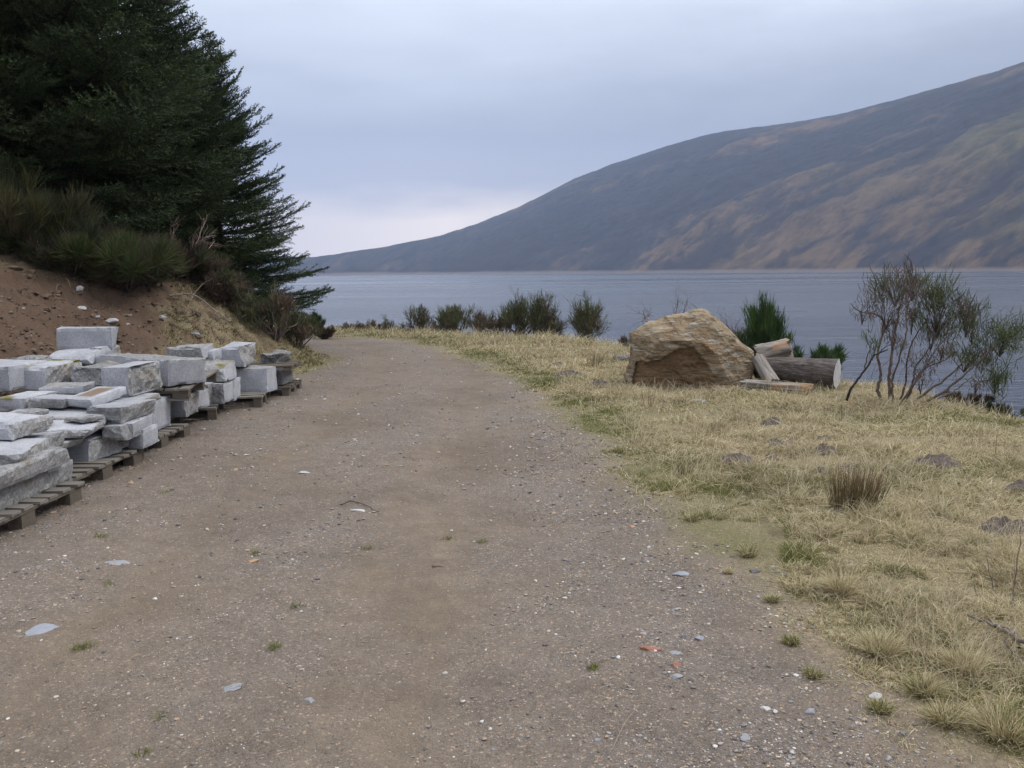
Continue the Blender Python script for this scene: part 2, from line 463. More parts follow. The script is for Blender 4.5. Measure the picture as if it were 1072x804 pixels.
# ------------------------------------------------------------------ water
def build_water():
    m, nt, b = new_mat('loch water')
    p = geopos(nt)
    b.inputs['Base Color'].default_value = (.030, .036, .055, 1)
    b.inputs['IOR'].default_value = 1.333
    mp = nt.nodes.new('ShaderNodeMapping'); mp.inputs['Rotation'].default_value = (0, 0, .35); mp.inputs['Scale'].default_value = (.55, 1.5, 1); nt.links.new(p, mp.inputs[0])
    w1 = noise_n(nt, mp.outputs[0], 1.1, 3, .5, .3); w2 = noise_n(nt, mp.outputs[0], .16, 3, .5, .3)
    mp2 = nt.nodes.new('ShaderNodeMapping'); mp2.inputs['Scale'].default_value = (.12, 1, 1); nt.links.new(p, mp2.inputs[0])
    pat = noise_n(nt, mp2.outputs[0], .011, 4, .55, .5)
    rr = ramp(nt, [(.38, (.17,)*3), (.5, (.24,)*3), (.62, (.31,)*3)], pat)
    nt.links.new(rr.outputs[0], b.inputs['Roughness'])
    h = math_n(nt, 'ADD', math_n(nt, 'MULTIPLY', w1, .35), math_n(nt, 'MULTIPLY', w2, .8))
    bump(nt, h, .9, .33, b)
    v = np.array([(-3400, -1500, WATER_Z), (3400, -1500, WATER_Z), (3400, 3600, WATER_Z), (-3400, 3600, WATER_Z)])
    tag(link('water', np_mesh('water', v, [np.array([[0, 1, 2, 3]])], [m])), kind='structure')
build_water()

# ------------------------------------------------------------------ far hill
def build_hill():
    crest = [(-250, 262), (100, 262), (200, 264), (260, 267), (330, 269), (400, 259), (460, 247), (500, 234), (540, 218), (570, 203), (600, 187), (640, 172), (680, 159), (720, 146), (760, 137), (800, 132), (840, 126), (870, 121), (900, 114), (950, 101), (1000, 87), (1040, 75), (1072, 65), (1150, 40), (1300, 5), (1500, -20), (1800, -20)]
    az = []; el = []
    for u, v in crest:
        d = ray(u, v); az.append(math.atan2(d[0], d[1])); el.append(d[2]/math.hypot(d[0], d[1]))
    az += [R(66), R(80), R(95), R(108)]; el += [.30, .27, .20, .10]
    az = np.array(az); el = np.array(el)
    A = np.concatenate([np.linspace(az[0], R(-14), 60)[:-1], np.linspace(R(-14), R(35), 1100), np.linspace(R(35), az[-1], 80)[1:]])
    s = np.concatenate([np.linspace(-.06, 1.02, 300), np.linspace(1.03, 1.7, 30)])
    na, ns = len(A), len(s)
    E = np.interp(A, az, el)
    E += .0010*fbm(A*70, A*0, seed=41)
    shore = np.interp(A, [R(-40), R(-14), R(-5), R(8), R(20), R(31), R(50)], [2300, 1800, 1650, 1400, 1180, 1000, 850])
    depth = np.interp(A, [R(-40), R(-14), R(-5), R(4), R(16), R(31), R(50)], [500, 520, 760, 1000, 1050, 1000, 900])
    crd = shore+depth
    crz = E*crd + CAM[2]
    S, AA = np.meshgrid(s, A, indexing='ij')
    dist = shore[None]+depth[None]*S
    prof = np.where(S < 1, np.clip(S, -1, 1)*(1.0+.30*(1-np.clip(S, 0, 1))*np.clip(S, 0, 1)), 1-(S-1)**2*1.2)
    # surface coordinates on the slope (metres-like): a along the shore, h up the hill; t1 follows the lie of the burns, t2 crosses them
    a = np.degrees(AA)*16.0; h = prof*E[None]*900
    th = R(20); t1 = a*math.cos(th)+h*math.sin(th); t2 = -a*math.sin(th)+h*math.cos(th)
    wv = 9*fbm(t1/70, t2/70, seed=51)
    band = fbm(t1/150, (t2+wv)/26, seed=52, oct=5, gain=.6); fleck = fbm(t1/34, (t2+wv)/9, seed=53, oct=5, gain=.62); patch = fbm(a/120, h/60, seed=54, oct=3)
    fine_ = fbm(t1/12, t2/3.2, seed=55, oct=4, gain=.65)
    band = fbm(t1/260, (t2+wv)/19, seed=52, oct=5, gain=.6)
    sA = (a-100)-h*1.75
    zoneA = sstep(-25, 45, sA+14*patch)*sstep(20, -20, h-np.interp(a, [100, 250, 400, 540], [30, 82, 100, 155])+30*patch)
    upper = np.exp(-((h-np.interp(a, [180, 360, 540, 700], [92, 133, 186, 225]))/17)**2)*sstep(170, 260, a)
    olive = np.exp(-((a-490)/60)**2-((h-88)/34)**2)+.7*np.exp(-((a-520)/90)**2-((h-20)/16)**2)
    flk = np.exp(-((a-60)/55)**2-((h-14)/18)**2)
    bias = -.44+.62*zoneA+.60*upper+.26*flk+.20*olive
    k = .62*band+.38*fleck+.22*patch+.25*fine_+bias
    tan = sstep(-.16, .24, k)
    gully = sstep(.02, .22, -band*.75-fleck*.45+.3*fine_)
    x = np.sin(AA)*dist; y = np.cos(AA)*dist
    z = WATER_Z + prof*(crz[None]-WATER_Z)
    w = sstep(0.02, .25, S)*(1-sstep(.8, 1.0, S)*.9)
    z += w*(9*band+5*fleck+2.0*fine_)*np.clip(crz[None]/160, .15, 1.2)
    idx = np.arange(ns*na).reshape(ns, na)
    q = np.stack([idx[:-1, :-1], idx[:-1, 1:], idx[1:, 1:], idx[1:, :-1]], -1).reshape(-1, 4)
    m, nt, b = new_mat('hill heather and grass')
    p = geopos(nt)
    tn = attr_n(nt, 'tan').outputs['Fac']; gu = attr_n(nt, 'gully').outputs['Fac']; ol = attr_n(nt, 'olive').outputs['Fac']; fi = attr_n(nt, 'grain').outputs['Fac']
    n = noise_n(nt, p, .035, 6, .7)
    mixv = math_n(nt, 'ADD', math_n(nt, 'MULTIPLY', n, .55), math_n(nt, 'MULTIPLY', fi, .45))
    mr = ramp(nt, [(.30, (0,)*3), (.70, (1,)*3)], mixv).outputs[0]
    heather = mixc(nt, mr, (.010, .011, .017), (.040, .034, .038))
    tanc = mixc(nt, ol, mixc(nt, mr, (.038, .025, .018), (.118, .076, .045)), mixc(nt, mr, (.038, .033, .016), (.100, .086, .038)))
    c = mixc(nt, tn, heather, tanc)
    c = mixc(nt, math_n(nt, 'MULTIPLY', gu, .8), c, (.020, .015, .017))
    sh = attr_n(nt, 'shore').outputs['Fac']
    c = mixc(nt, sh, c, (.15, .125, .115))
    nt.links.new(c, b.inputs['Base Color']); b.inputs['Roughness'].default_value = .95; b.inputs['Specular IOR Level'].default_value = .05
    me = np_mesh('hill', np.stack([x.ravel(), y.ravel(), z.ravel()], 1), [q], [m], attrs=dict(tan=tan.ravel(), gully=gully.ravel(), olive=np.clip(olive*1.1+.5*patch, 0, .9).ravel(), grain=(.5+.9*fine_).ravel(), shore=(.8*(1-sstep(.8, 2.6, h+.6*fleck))).ravel()), smooth=True)
    tag(link('hill', me), kind='structure')
    return z.max()
HILL_TOP = build_hill()

# ------------------------------------------------------------------ granite blocks and pallets
def box_lattice(L, W, H, cell=.035, nmax=26):
    n = [max(3, min(nmax, int(round(a/cell)))) for a in (L, W, H)]
    idx = {}; V = []; Fc = []
    def vid(i, j, k):
        key = (i, j, k)
        if key not in idx:
            idx[key] = len(V); V.append((i/n[0], j/n[1], k/n[2]))
        return idx[key]
    for ax in range(3):
        a, b = [(1, 2), (2, 0), (0, 1)][ax]
        for side in (0, 1):
            for i in range(n[a]):
                for j in range(n[b]):
                    q = []
                    for di, dj in ((0, 0), (1, 0), (1, 1), (0, 1)):
                        c = [0, 0, 0]; c[ax] = side*n[ax]; c[a] = i+di; c[b] = j+dj
                        q.append(vid(*c))
                    Fc.append(q if side else q[::-1])
    return np.array(V, float), np.array(Fc), n
def fb3(P, s, seed, oct=4):
    return fbm(P[:, 0]*s+seed*3.1, P[:, 1]*s+seed*1.7, P[:, 2]*s+seed*.7, oct=oct, seed=seed)
BLOCKN = [0]
def block(corner, L, W, H, yaw=0.0, label='', rough='', amp=.03, moss=0, brown=0, tilt=(0, 0), tone=1.0, mat=None, skew=.045, name='granite_block', cat='stone block', group='granite blocks stacked along the track', round_top=0):
    """corner = (u, v, Y): the near bottom corner; L runs away to the left of it, W back along its roadside face.
    rough: letters of split faces: f front, r roadside, l left, b back, t top, u underside"""
    BLOCKN[0] += 1; seed = 100+BLOCKN[0]
    rg = np.random.default_rng(seed)
    V, Fc, n = box_lattice(L, W, H)
    dims = np.array([L, W, H])
    P = (V-[1, 0, 0])*dims
    # hand cut: trilinear corner drift
    off = rg.normal(size=(2, 2, 2, 3))*skew*np.minimum(dims, .45)
    w = [np.stack([1-V[:, a], V[:, a]], 1) for a in range(3)]
    P = P + np.einsum('ni,nj,nk,ijkc->nc', w[0], w[1], w[2], off)
    face = {'l': (0, 0), 'r': (0, 1), 'f': (1, 0), 'b': (1, 1), 'u': (2, 0), 't': (2, 1)}
    ra = np.zeros(len(P))
    edges = ((V == 0) | (V == 1)).sum(1)
    for ch in face:
        ax, s = face[ch]
        on = (V[:, ax] == s)
        isr = ch in rough
        k = amp if isr else .0015
        d = fb3(P, 7, seed)*k + fb3(P, 20, seed+3)*k*.55 + (k*.5 if isr else 0)
        # split faces come off in steps
        if isr:
            st = np.round(fb3(P, 3.2, seed+5, 2)*4)/4
            d = d + st*k*.5
        P[on, ax] -= ((1 if s else -1)*np.clip(d, -.004, None))[on]
        if isr:
            ra = np.maximum(ra, on*1.0)
    for a in range(3):
        m = edges >= 2
        s = np.where(V[:, a] == 0, 1, np.where(V[:, a] == 1, -1, 0))
        chip = .004+.016*np.clip(fb3(P, 13, seed+7, 3), 0, 1)+.05*amp/.03*np.clip(fb3(P, 6, seed+8, 2)-.28, 0, 1)
        P[m, a] += (s*chip)[m]
    if round_top:
        yy = V[:, 1]; lo = np.clip(1-yy/.45, 0, 1)
        P[:, 2] -= V[:, 2]*round_top*H*lo**2
    # clean edges of a rough face stay pale
    ra = np.where(edges >= 2, ra*.6, ra)
    mossa = np.zeros(len(P)); browna = np.zeros(len(P))
    top = V[:, 2] == 1
    if moss: mossa = top*sstep(.05, .25, fb3(P, 5, seed+11, 3)+moss-.5)
    if brown:
        browna = top*sstep(0, .08, .34-np.maximum(np.abs(V[:, 0]-.5), np.abs(V[:, 1]-.5)*.9)+.06*fb3(P, 20, seed+12, 3))
    tn = np.full(len(P), tone*(.84+.2*rg.random()))
    me = np_mesh(name, P, [Fc], [mat or M_GRANITE], attrs=dict(rough=ra, tone=tn, moss=mossa, brown=browna))
    o = link(name, me)
    loc = pY(*corner) if len(corner) == 3 and corner[1] > 30 else np.array(corner, float)
    o.location = loc; o.rotation_euler = (tilt[0], tilt[1], -yaw)
    tag(o, label, cat, group)
    return o

def plank(g_list, dims, loc, seed, rot=(0, 0, 0)):
    """one board as lattice geometry appended to (verts, faces)"""
    V, Fc, n = box_lattice(*dims, cell=.12, nmax=12)
    P = (V-.5)*np.array(dims)
    P[:, 2] += .004*np.sin(V[:, 0]*3+seed)+.003*fb3(P, 4, seed, 2)
    P += np.random.default_rng(seed).normal(size=P.shape)*.0012
    P = P @ np.array(Euler(rot).to_matrix()).T + np.array(loc)
    g_list.append((P, Fc))
def merge(gl):
    vs, fs, o = [], [], 0
    for P, f in gl:
        vs.append(P); fs.append(f+o); o += len(P)
    return np.concatenate(vs), np.concatenate(fs)
PALN = [0]
def pallet(loc, length, width, yaw=0.0, tilt=(0, 0), label='', h=.178, mat=None, gap=.05, bw=.095):
    """loc = near roadside bottom corner; length runs back along the track, width away from it. Parts: deck, stringers, bottom boards"""
    PALN[0] += 1; sd = 900+PALN[0]*13; rg = np.random.default_rng(sd)
    mat = mat or M_PALLET
    loc = (loc[0], loc[1], loc[2]-(.060 if loc[2] < .1 else 0))
    loc = (loc[0]-(.06 if loc[2] < .1 else 0), loc[1], loc[2])
    t = thing('pallet', label, 'pallet', loc, 'wooden pallets under the granite blocks')
    t.rotation_euler = (tilt[0], tilt[1], -yaw)
    gl = []; y = bw/2; k = 0
    while y < length:
        plank(gl, (width+rg.uniform(-.01, .03), bw*rg.uniform(.9, 1.05), .020), (-width/2+rg.uniform(-.01, .012), y, h-.010+rg.uniform(-.002, .002)), sd+k, (0, 0, rg.normal()*.01))
        y += bw+gap*rg.uniform(.6, 1.4); k += 1
    V, f = merge(gl); o = link('deck', np_mesh('deck', V, [f], [mat]), t)
    for i, x in enumerate((-.05, -width/2, -width+.05)):
        gl = []; plank(gl, (length*.995, .085, h-.020-.022), (x, length/2, .020+(h-.042)/2), sd+40+i, (0, 0, R(90)))
        V, f = merge(gl)
        # the stringer is notched for the forks: built as three blocks and a rail
        gl = []
        for yy in (.08, length/2, length-.08):
            plank(gl, (.15, .09, h-.042-.021), (x, yy, .0205+(h-.063)/2), sd+60+i, (0, 0, R(90)))
        plank(gl, (length*.995, .092, .020), (x, length/2, h-.0315), sd+80+i, (0, 0, R(90)))
        V, f = merge(gl); link('stringer', np_mesh('stringer', V, [f], [M_PALLET2 if mat is M_PALLET else mat]), t)
    gl = []
    for i, x in enumerate((-.05, -width/2, -width+.05)):
        plank(gl, (length, .1, .020), (x, length/2, .010), sd+90+i, (0, 0, R(90)))
    V, f = merge(gl); link('bottom_boards', np_mesh('bottom_boards', V, [f], [mat]), t)
    return t

pallet((-3.07, 4.72, .015), 1.3, 1.1, .03, label='pallet nearest the camera, under the long split stones')
pallet((-3.17, 6.08, .012), 1.2, 1.15, .03, label='pallet with a thick end board sticking out over a gap, second in the row')
pallet((-3.20, 7.30, .012), 1.18, 1.15, .035, label='pallet carrying the upright dressed block, third in the row')
pallet((-3.46, 8.68, .010), 1.25, 1.0, -.16, label='half buried dark pallet beneath the raised empty pallet', mat=M_PALLET2)
pallet((-3.22, 9.42, .012), 1.05, 1.0, -.28, label='low pallet with bare boards showing, under the two squared blocks')
pallet((-2.96, 10.25, .014), 1.0, 1.0, -.16, label='short pallet with a broken edge, farther along under the clean sawn block')
pallet((-2.86, 11.15, .0), .9, .8, -.05, label='dark pallet at the base of the farthest stack', mat=M_PALLET2)
pallet((-4.13, 8.16, .385), 1.0, 1.22, R(90)-.10, label='empty pallet raised on stones, with open slats and square stringer ends', gap=.035, h=.115, tilt=(0, .045))

B = block
# nearest pallet
B((2, 541, 5.22), .55, .95, .16, -.02, 'long rough stone lying lowest on the nearest pallet', 'rf', .02, tone=.86)
B((-4, 516, 5.12), .5, .85, .13, .02, 'long rough stone laid over the lowest stone of the nearest pallet', 'rft', .022, tone=.9)
B((20, 497, 5.40), .45, .55, .13, -.12, 'slab with a pale flat top and dark split underside at the near end', 'frl', .045, tilt=(0, .06))
B((12, 463, 5.75), .45, .42, .12, .12, 'thick slab with one sawn face and one split face above the pale topped slab', 'r', .03, tilt=(0, .05))
B((38, 477, 6.02), .2, .3, .125, .25, 'small dark rough block squeezed beneath thick slabs', 'fr', .025, tone=.85)
B((49, 497, 5.74), .14, .18, .13, .1, 'small cube with a curved sawn scar, set at the nearest pallet end', 'f', .02)
# big pile, second and third pallet
B((98, 482, 6.72), .42, .38, .17, .18, 'block with a clean pale strip along its lower front, on the second pallet', 'r', .035)
B((112, 481, 7.00), .4, .45, .135, -.05, 'long low dressed block with a smooth roadside face, on the pallet edge', '', .02)
B((151, 470, 7.18), .16, .30, .16, .02, 'small clean cube beside the long low dressed block', '', .02)
B((131, 462, 6.86), .19, .32, .125, .05, 'short stone with a brown stained broken end above the low dressed block', 'fr', .03, tone=.9)
B((140, 458, 6.98), .26, .5, .115, -.05, 'blunt grey slab end resting on the small clean cube', 'f', .018)
B((130, 444, 6.92), .34, .5, .13, .12, 'rough split block with a bulging end beneath the tilted tile', 'fr', .035, tone=.9)
B((141, 441, 7.25), .3, .42, .16, .05, 'rough block with a pale top and chipped dark corner by the upright block', 'fr', .04, tone=.92)
B((160, 452, 7.90), .16, .42, .285, .02, 'tall upright dressed block with two smooth faces', '', .02)
B((99, 459, 6.48), .72, .55, .065, -.22, 'wide thin slab with a pale flat top and brown shadowed edge', 'frl', .025, tilt=(.02, .05))
B((109, 444, 6.86), .8, .5, .06, -.15, 'thin light slab lying behind and over the wide slab', 'fr', .02, tilt=(.03, .03))
B((66, 428, 7.02), .34, .36, .085, .08, 'small slab with a sawn top and pitted front under the mossy block row', 'fr', .018, tilt=(-.06, .03))
B((97, 428, 7.05), .24, .46, .075, .16, 'tilted square tile with a brown patch on its top', '', .018, brown=1, tilt=(.12, .04))
B((28, 429, 7.10), .28, .45, .10, .1, 'mossy slab with a pale strip along its front, lying flat', 'r', .025, moss=.52)
B((87, 412, 7.60), .38, .35, .075, -.12, 'narrow pale slab tucked in front of the rough grey blocks', 't', .015)
B((16, 411, 7.72), .55, .6, .245, .05, 'sawn block with a blue grey face at the end of the upper row', '', .02)
B((52, 407, 7.90), .285, .62, .215, .04, 'sawn block with a moss streak on top and a rough broken side', 'r', .05, moss=.5)
B((108, 408, 8.12), .31, .55, .235, .03, 'rough dark block between the moss topped block and the half sawn block', 'frt', .05, tone=.9)
B((141, 417, 7.55), .285, .62, .27, .03, 'block half sawn smooth and half split rough, below the largest block', 'r', .06)
B((177, 405, 8.22), 1.30, .42, .265, .62, 'largest block of all, long and sawn with a rough pale top', 't', .02, tone=.95)
B((96, 381, 8.85), .5, .5, .13, .06, 'block with a rounded pale top beneath the standing slab', 'l', .02, round_top=.55)
B((108, 381, 9.10), .13, .4, .17, .05, 'small broken stub next to the round topped block', 'fr', .03)
B((118, 365, 9.28), .64, .11, .225, .07, 'thin sawn slab stood on edge on top of the pile, with a rust spot', '', .012)
B((-4.12, 8.55, .135), .85, .9, .5, .1, 'bulky rough stone at the back of the pile, carrying the standing slab', 'frt', .04, tone=.85)
B((-3.55, 7.35, .135), .95, .85, .33, .0, 'rough core stone in the middle of the pile, beneath the half sawn block', 'frlt', .04, tone=.8)
B((-3.75, 6.45, .135), .6, .7, .28, .0, 'rough core stone under the wide thin slab', 'frlt', .04, tone=.8)
B((-3.72, 5.40, .135), .5, .9, .25, .0, 'rough core stone behind the long stones of the nearest pallet', 'frlt', .04, tone=.8)
B((60, 474, 6.30), .3, .3, .06, .2, 'thin slab wedged between the small cube and the block with a pale strip', 'fr', .02)
B((36, 452, 6.28), .3, .34, .07, -.1, 'dark edged slab lying behind the thick sawn and split slab', 'fr', .03, tone=.85)
B((150, 424, 7.62), .26, .3, .07, .2, 'flat offcut lying at the foot of the half sawn block', 'fr', .025)
B((84, 444, 6.62), .2, .22, .05, .5, 'small broken flake on top of the wide thin slab', 'frt', .03, tone=.9)
B((20, 440, 6.35), .26, .3, .05, .4, 'flake of stone on top of the thick slab at the near end', 'frt', .03)
B((126, 470, 7.02), .16, .12, .08, .4, 'broken lump in front of the short stained stone', 'frlt', .04, tone=.8)
B((66, 395, 8.6), .3, .35, .16, -.1, 'rough stone behind the moss topped block', 'frt', .04, tone=.88)
B((34, 386, 8.5), .35, .4, .12, .1, 'rough slab behind the upper row near the picture edge', 'frt', .04, tone=.92)
# under and round the raised pallet
B((195, 438, 8.62), .42, .32, .235, .05, 'squat block with a dark recess beside it, under the raised empty pallet', 'r', .03, tone=.9)
B((207, 431, 9.05), .35, .34, .23, .04, 'tall sawn block holding up the middle of the raised empty pallet', '', .02)
B((219, 424, 9.52), .3, .3, .24, .1, 'rough block holding up the far end of the raised empty pallet', 'fr', .03)
B((234, 424, 9.63), .34, .38, .25, .02, 'square block with a rough front and clean side, under the mossy bolster', 'f', .03)
B((246, 420, 10.02), .12, .22, .26, .02, 'narrow upright block next to the square block', '', .02)
B((236, 400, 9.68), .46, .48, .22, .0, 'bolster stone with rounded front and a tuft of moss on top', 'ft', .03, moss=.6, round_top=.35)
B((281, 410, 10.68), .48, .40, .29, .05, 'clean sawn block with a broad pale face by the track', 't', .012)
B((255, 385, 10.62), .31, .55, .265, .05, 'topmost far block, sawn in front and split at the side', 'r', .045)
B((289, 388, 11.35), .3, .42, .24, .3, 'brown rough boulder like stone at the far end of the row', 'frtl', .07, tone=.72)
B((297, 388, 11.62), .12, .25, .15, .1, 'small sawn stone at the very end of the row', '', .015)
B((-3.02, 11.25, .13), .4, .45, .2, .05, 'dark block standing on the farthest pallet', 'fr', .02, tone=.6)
B((212, 378, 9.90), .42, .4, .17, .0, 'rough topped block half hidden behind the largest block', 'ft', .03)
B((224, 377, 10.10), .13, .3, .12, .0, 'short pale block next to the half hidden block', '', .02)
B((-3.62, 9.85, .1), .65, .75, .5, .05, 'bulky stone at the back, behind the mossy bolster', 'frt', .04, tone=.85)
B((232, 376, 10.6), .12, .3, .12, .0, 'small tan rough stone behind the topmost far block', 'frt', .03, tone=.7)
pallet((-2.88, 11.12, .335), .75, .62, -.05, label='small dark pallet on a block at the far end of the row', mat=M_PALLET2, h=.07)

# ------------------------------------------------------------------ boulder and logs
def build_boulder():
    m, nt, b = new_mat('weathered boulder')
    p = objpos(nt)
    mp = nt.nodes.new('ShaderNodeMapping'); mp.inputs['Rotation'].default_value = (R(10), R(38), R(8)); mp.inputs['Scale'].default_value = (1.0, 1.2, 5.5); nt.links.new(p, mp.inputs[0])
    s1 = noise_n(nt, mp.outputs[0], 2.6, 7, .62, .5); s2 = noise_n(nt, p, 5, 6, .62, .4); s3 = noise_n(nt, p, 26, 5, .65)
    c = mixc(nt, ramp(nt, [(.33, (0,)*3), (.66, (1,)*3)], s1).outputs[0], (.115, .080, .046), (.36, .275, .17))
    c = mixc(nt, ramp(nt, [(.54, (0,)*3), (.66, (.7,)*3)], s2).outputs[0], c, (.22, .115, .048))
    lich = ramp(nt, [(.52, (0,)*3), (.62, (.8,)*3)], noise_n(nt, mp.outputs[0], 4.5, 6, .65, .3)).outputs[0]
    c = mixc(nt, lich, c, (.34, .325, .28))
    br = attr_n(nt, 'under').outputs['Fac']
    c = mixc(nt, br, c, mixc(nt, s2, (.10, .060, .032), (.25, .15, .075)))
    c = mixc(nt, ramp(nt, [(.28, (.8,)*3), (.42, (0,)*3)], s3).outputs[0], c, (.075, .06, .045))
    nt.links.new(c, b.inputs['Base Color']); b.inputs['Roughness'].default_value = .85; b.inputs['Specular IOR Level'].default_value = .2
    h = math_n(nt, 'ADD', math_n(nt, 'MULTIPLY', s1, 1.6), math_n(nt, 'MULTIPLY', s3, .5))
    bump(nt, h, .9, .05, b)
    bm = bmesh.new(); bmesh.ops.create_icosphere(bm, subdivisions=6, radius=1)
    D = np.array([v.co[:] for v in bm.verts]); Fc = np.array([[v.index for v in f.verts] for f in bm.faces]); bm.free()
    # facets: outward normal and distance from the core point (metres); the core sits .5 m above the ground
    pl = [((-.97, -.18, .10), .78), ((-.36, -.22, .90), .425), ((.50, -.36, .78), .455), ((.90, -.2, .38), .71), ((.97, .1, -.2), .79),
          ((-.28, -.93, -.26), .50), ((.20, -.96, .18), .60), ((.52, -.83, .10), .62), ((-.1, .95, .25), .60), ((.5, .8, .3), .66), ((-.6, .75, .25), .64), ((0, 0, -1), .62),
          ((-.66, -.66, .36), .70), ((.1, -.70, .71), .60), ((-.12, .3, .95), .49), ((.587, -.15, .80), .435)]
    r = np.full(len(D), 9.0)
    for n, d in pl:
        n = np.array(n); n = n/np.linalg.norm(n)
        k = D@n
        r = np.minimum(r, np.where(k > .02, d/np.maximum(k, .02), 9))
    rgb_ = np.random.default_rng(66)
    for _ in range(46):      # spalled corners: small flat facets
        i = rgb_.integers(len(D)); n = D[i]+rgb_.normal(size=3)*.30; n = n/np.linalg.norm(n)
        kk = D@n; top = (r*kk).max(); d = top-rgb_.uniform(.02, .07)
        r = np.minimum(r, np.where(kk > .05, d/np.maximum(kk, .05), 9))
    P = D*r[:, None]
    q = P @ np.array(Euler((R(10), R(38), R(8))).to_matrix())
    strata = fbm(q[:, 0]*1.2, q[:, 1]*1.2, q[:, 2]*7, seed=61, oct=4)
    P += D*(.05*strata+.025*fb3(P, 2.2, 62)+.045*np.round(fb3(P, 4.5, 63)*5)/5+.016*fb3(P, 18, 64, 3))[:, None]
    P[:, 2] = np.where(P[:, 2] > -.45, -.45+(P[:, 2]+.45)*1.13, P[:, 2])
    # the hollow low on the front, under an overhanging lip
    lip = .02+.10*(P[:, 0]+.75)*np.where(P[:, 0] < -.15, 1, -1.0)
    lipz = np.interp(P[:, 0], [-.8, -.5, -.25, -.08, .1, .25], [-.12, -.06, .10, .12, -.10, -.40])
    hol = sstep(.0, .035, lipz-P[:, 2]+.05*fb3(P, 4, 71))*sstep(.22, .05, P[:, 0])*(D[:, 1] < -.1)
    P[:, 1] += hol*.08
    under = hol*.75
    me = np_mesh('boulder', P, [Fc], [m], attrs=dict(under=under), smooth=False)
    o = link('boulder', me); g = ground_at(723, 11.75)
    o.location = (g[0], 11.75, g[2]+.47)
    tag(o, 'big angular brown boulder sitting on the grass at the loch edge', 'boulder')
build_boulder()

def log_mats():
    m, nt, b = new_mat('log bark'); p = objpos(nt)
    mp = nt.nodes.new('ShaderNodeMapping'); mp.inputs['Scale'].default_value = (1, 4, 4); nt.links.new(p, mp.inputs[0])
    n = noise_n(nt, mp.outputs[0], 7, 6, .7, .4)
    nt.links.new(ramp(nt, [(.3, (.030, .024, .020)), (.52, (.12, .098, .085)), (.75, (.27, .24, .22))], n).outputs[0], b.inputs['Base Color'])
    b.inputs['Roughness'].default_value = .95; bump(nt, n, 1, .05, b)
    m2, nt, b = new_mat('cut timber'); p = objpos(nt)
    mp = nt.nodes.new('ShaderNodeMapping'); mp.inputs['Scale'].default_value = (.6, 5, 5); nt.links.new(p, mp.inputs[0])
    n = noise_n(nt, mp.outputs[0], 5, 6, .65, .3); k = noise_n(nt, p, 4, 4)
    c = mixc(nt, ramp(nt, [(.3, (0,)*3), (.7, (1,)*3)], n).outputs[0], (.075, .06, .048), (.40, .365, .32))
    c = mixc(nt, ramp(nt, [(.5, (0,)*3), (.64, (.7,)*3)], k).outputs[0], c, (.36, .20, .085))
    nt.links.new(c, b.inputs['Base Color']); b.inputs['Roughness'].default_value = .85; bump(nt, n, .6, .02, b)
    m3, nt, b = new_mat('sawn log end'); p = objpos(nt)
    n = noise_n(nt, p, 14, 5); 
    nt.links.new(mixc(nt, n, (.36, .35, .34), (.60, .59, .58)), b.inputs['Base Color']); b.inputs['Roughness'].default_value = .8
    bump(nt, n, .4, .01, b)
    return m, m2, m3
M_BARK, M_TIMB, M_CUT = log_mats()
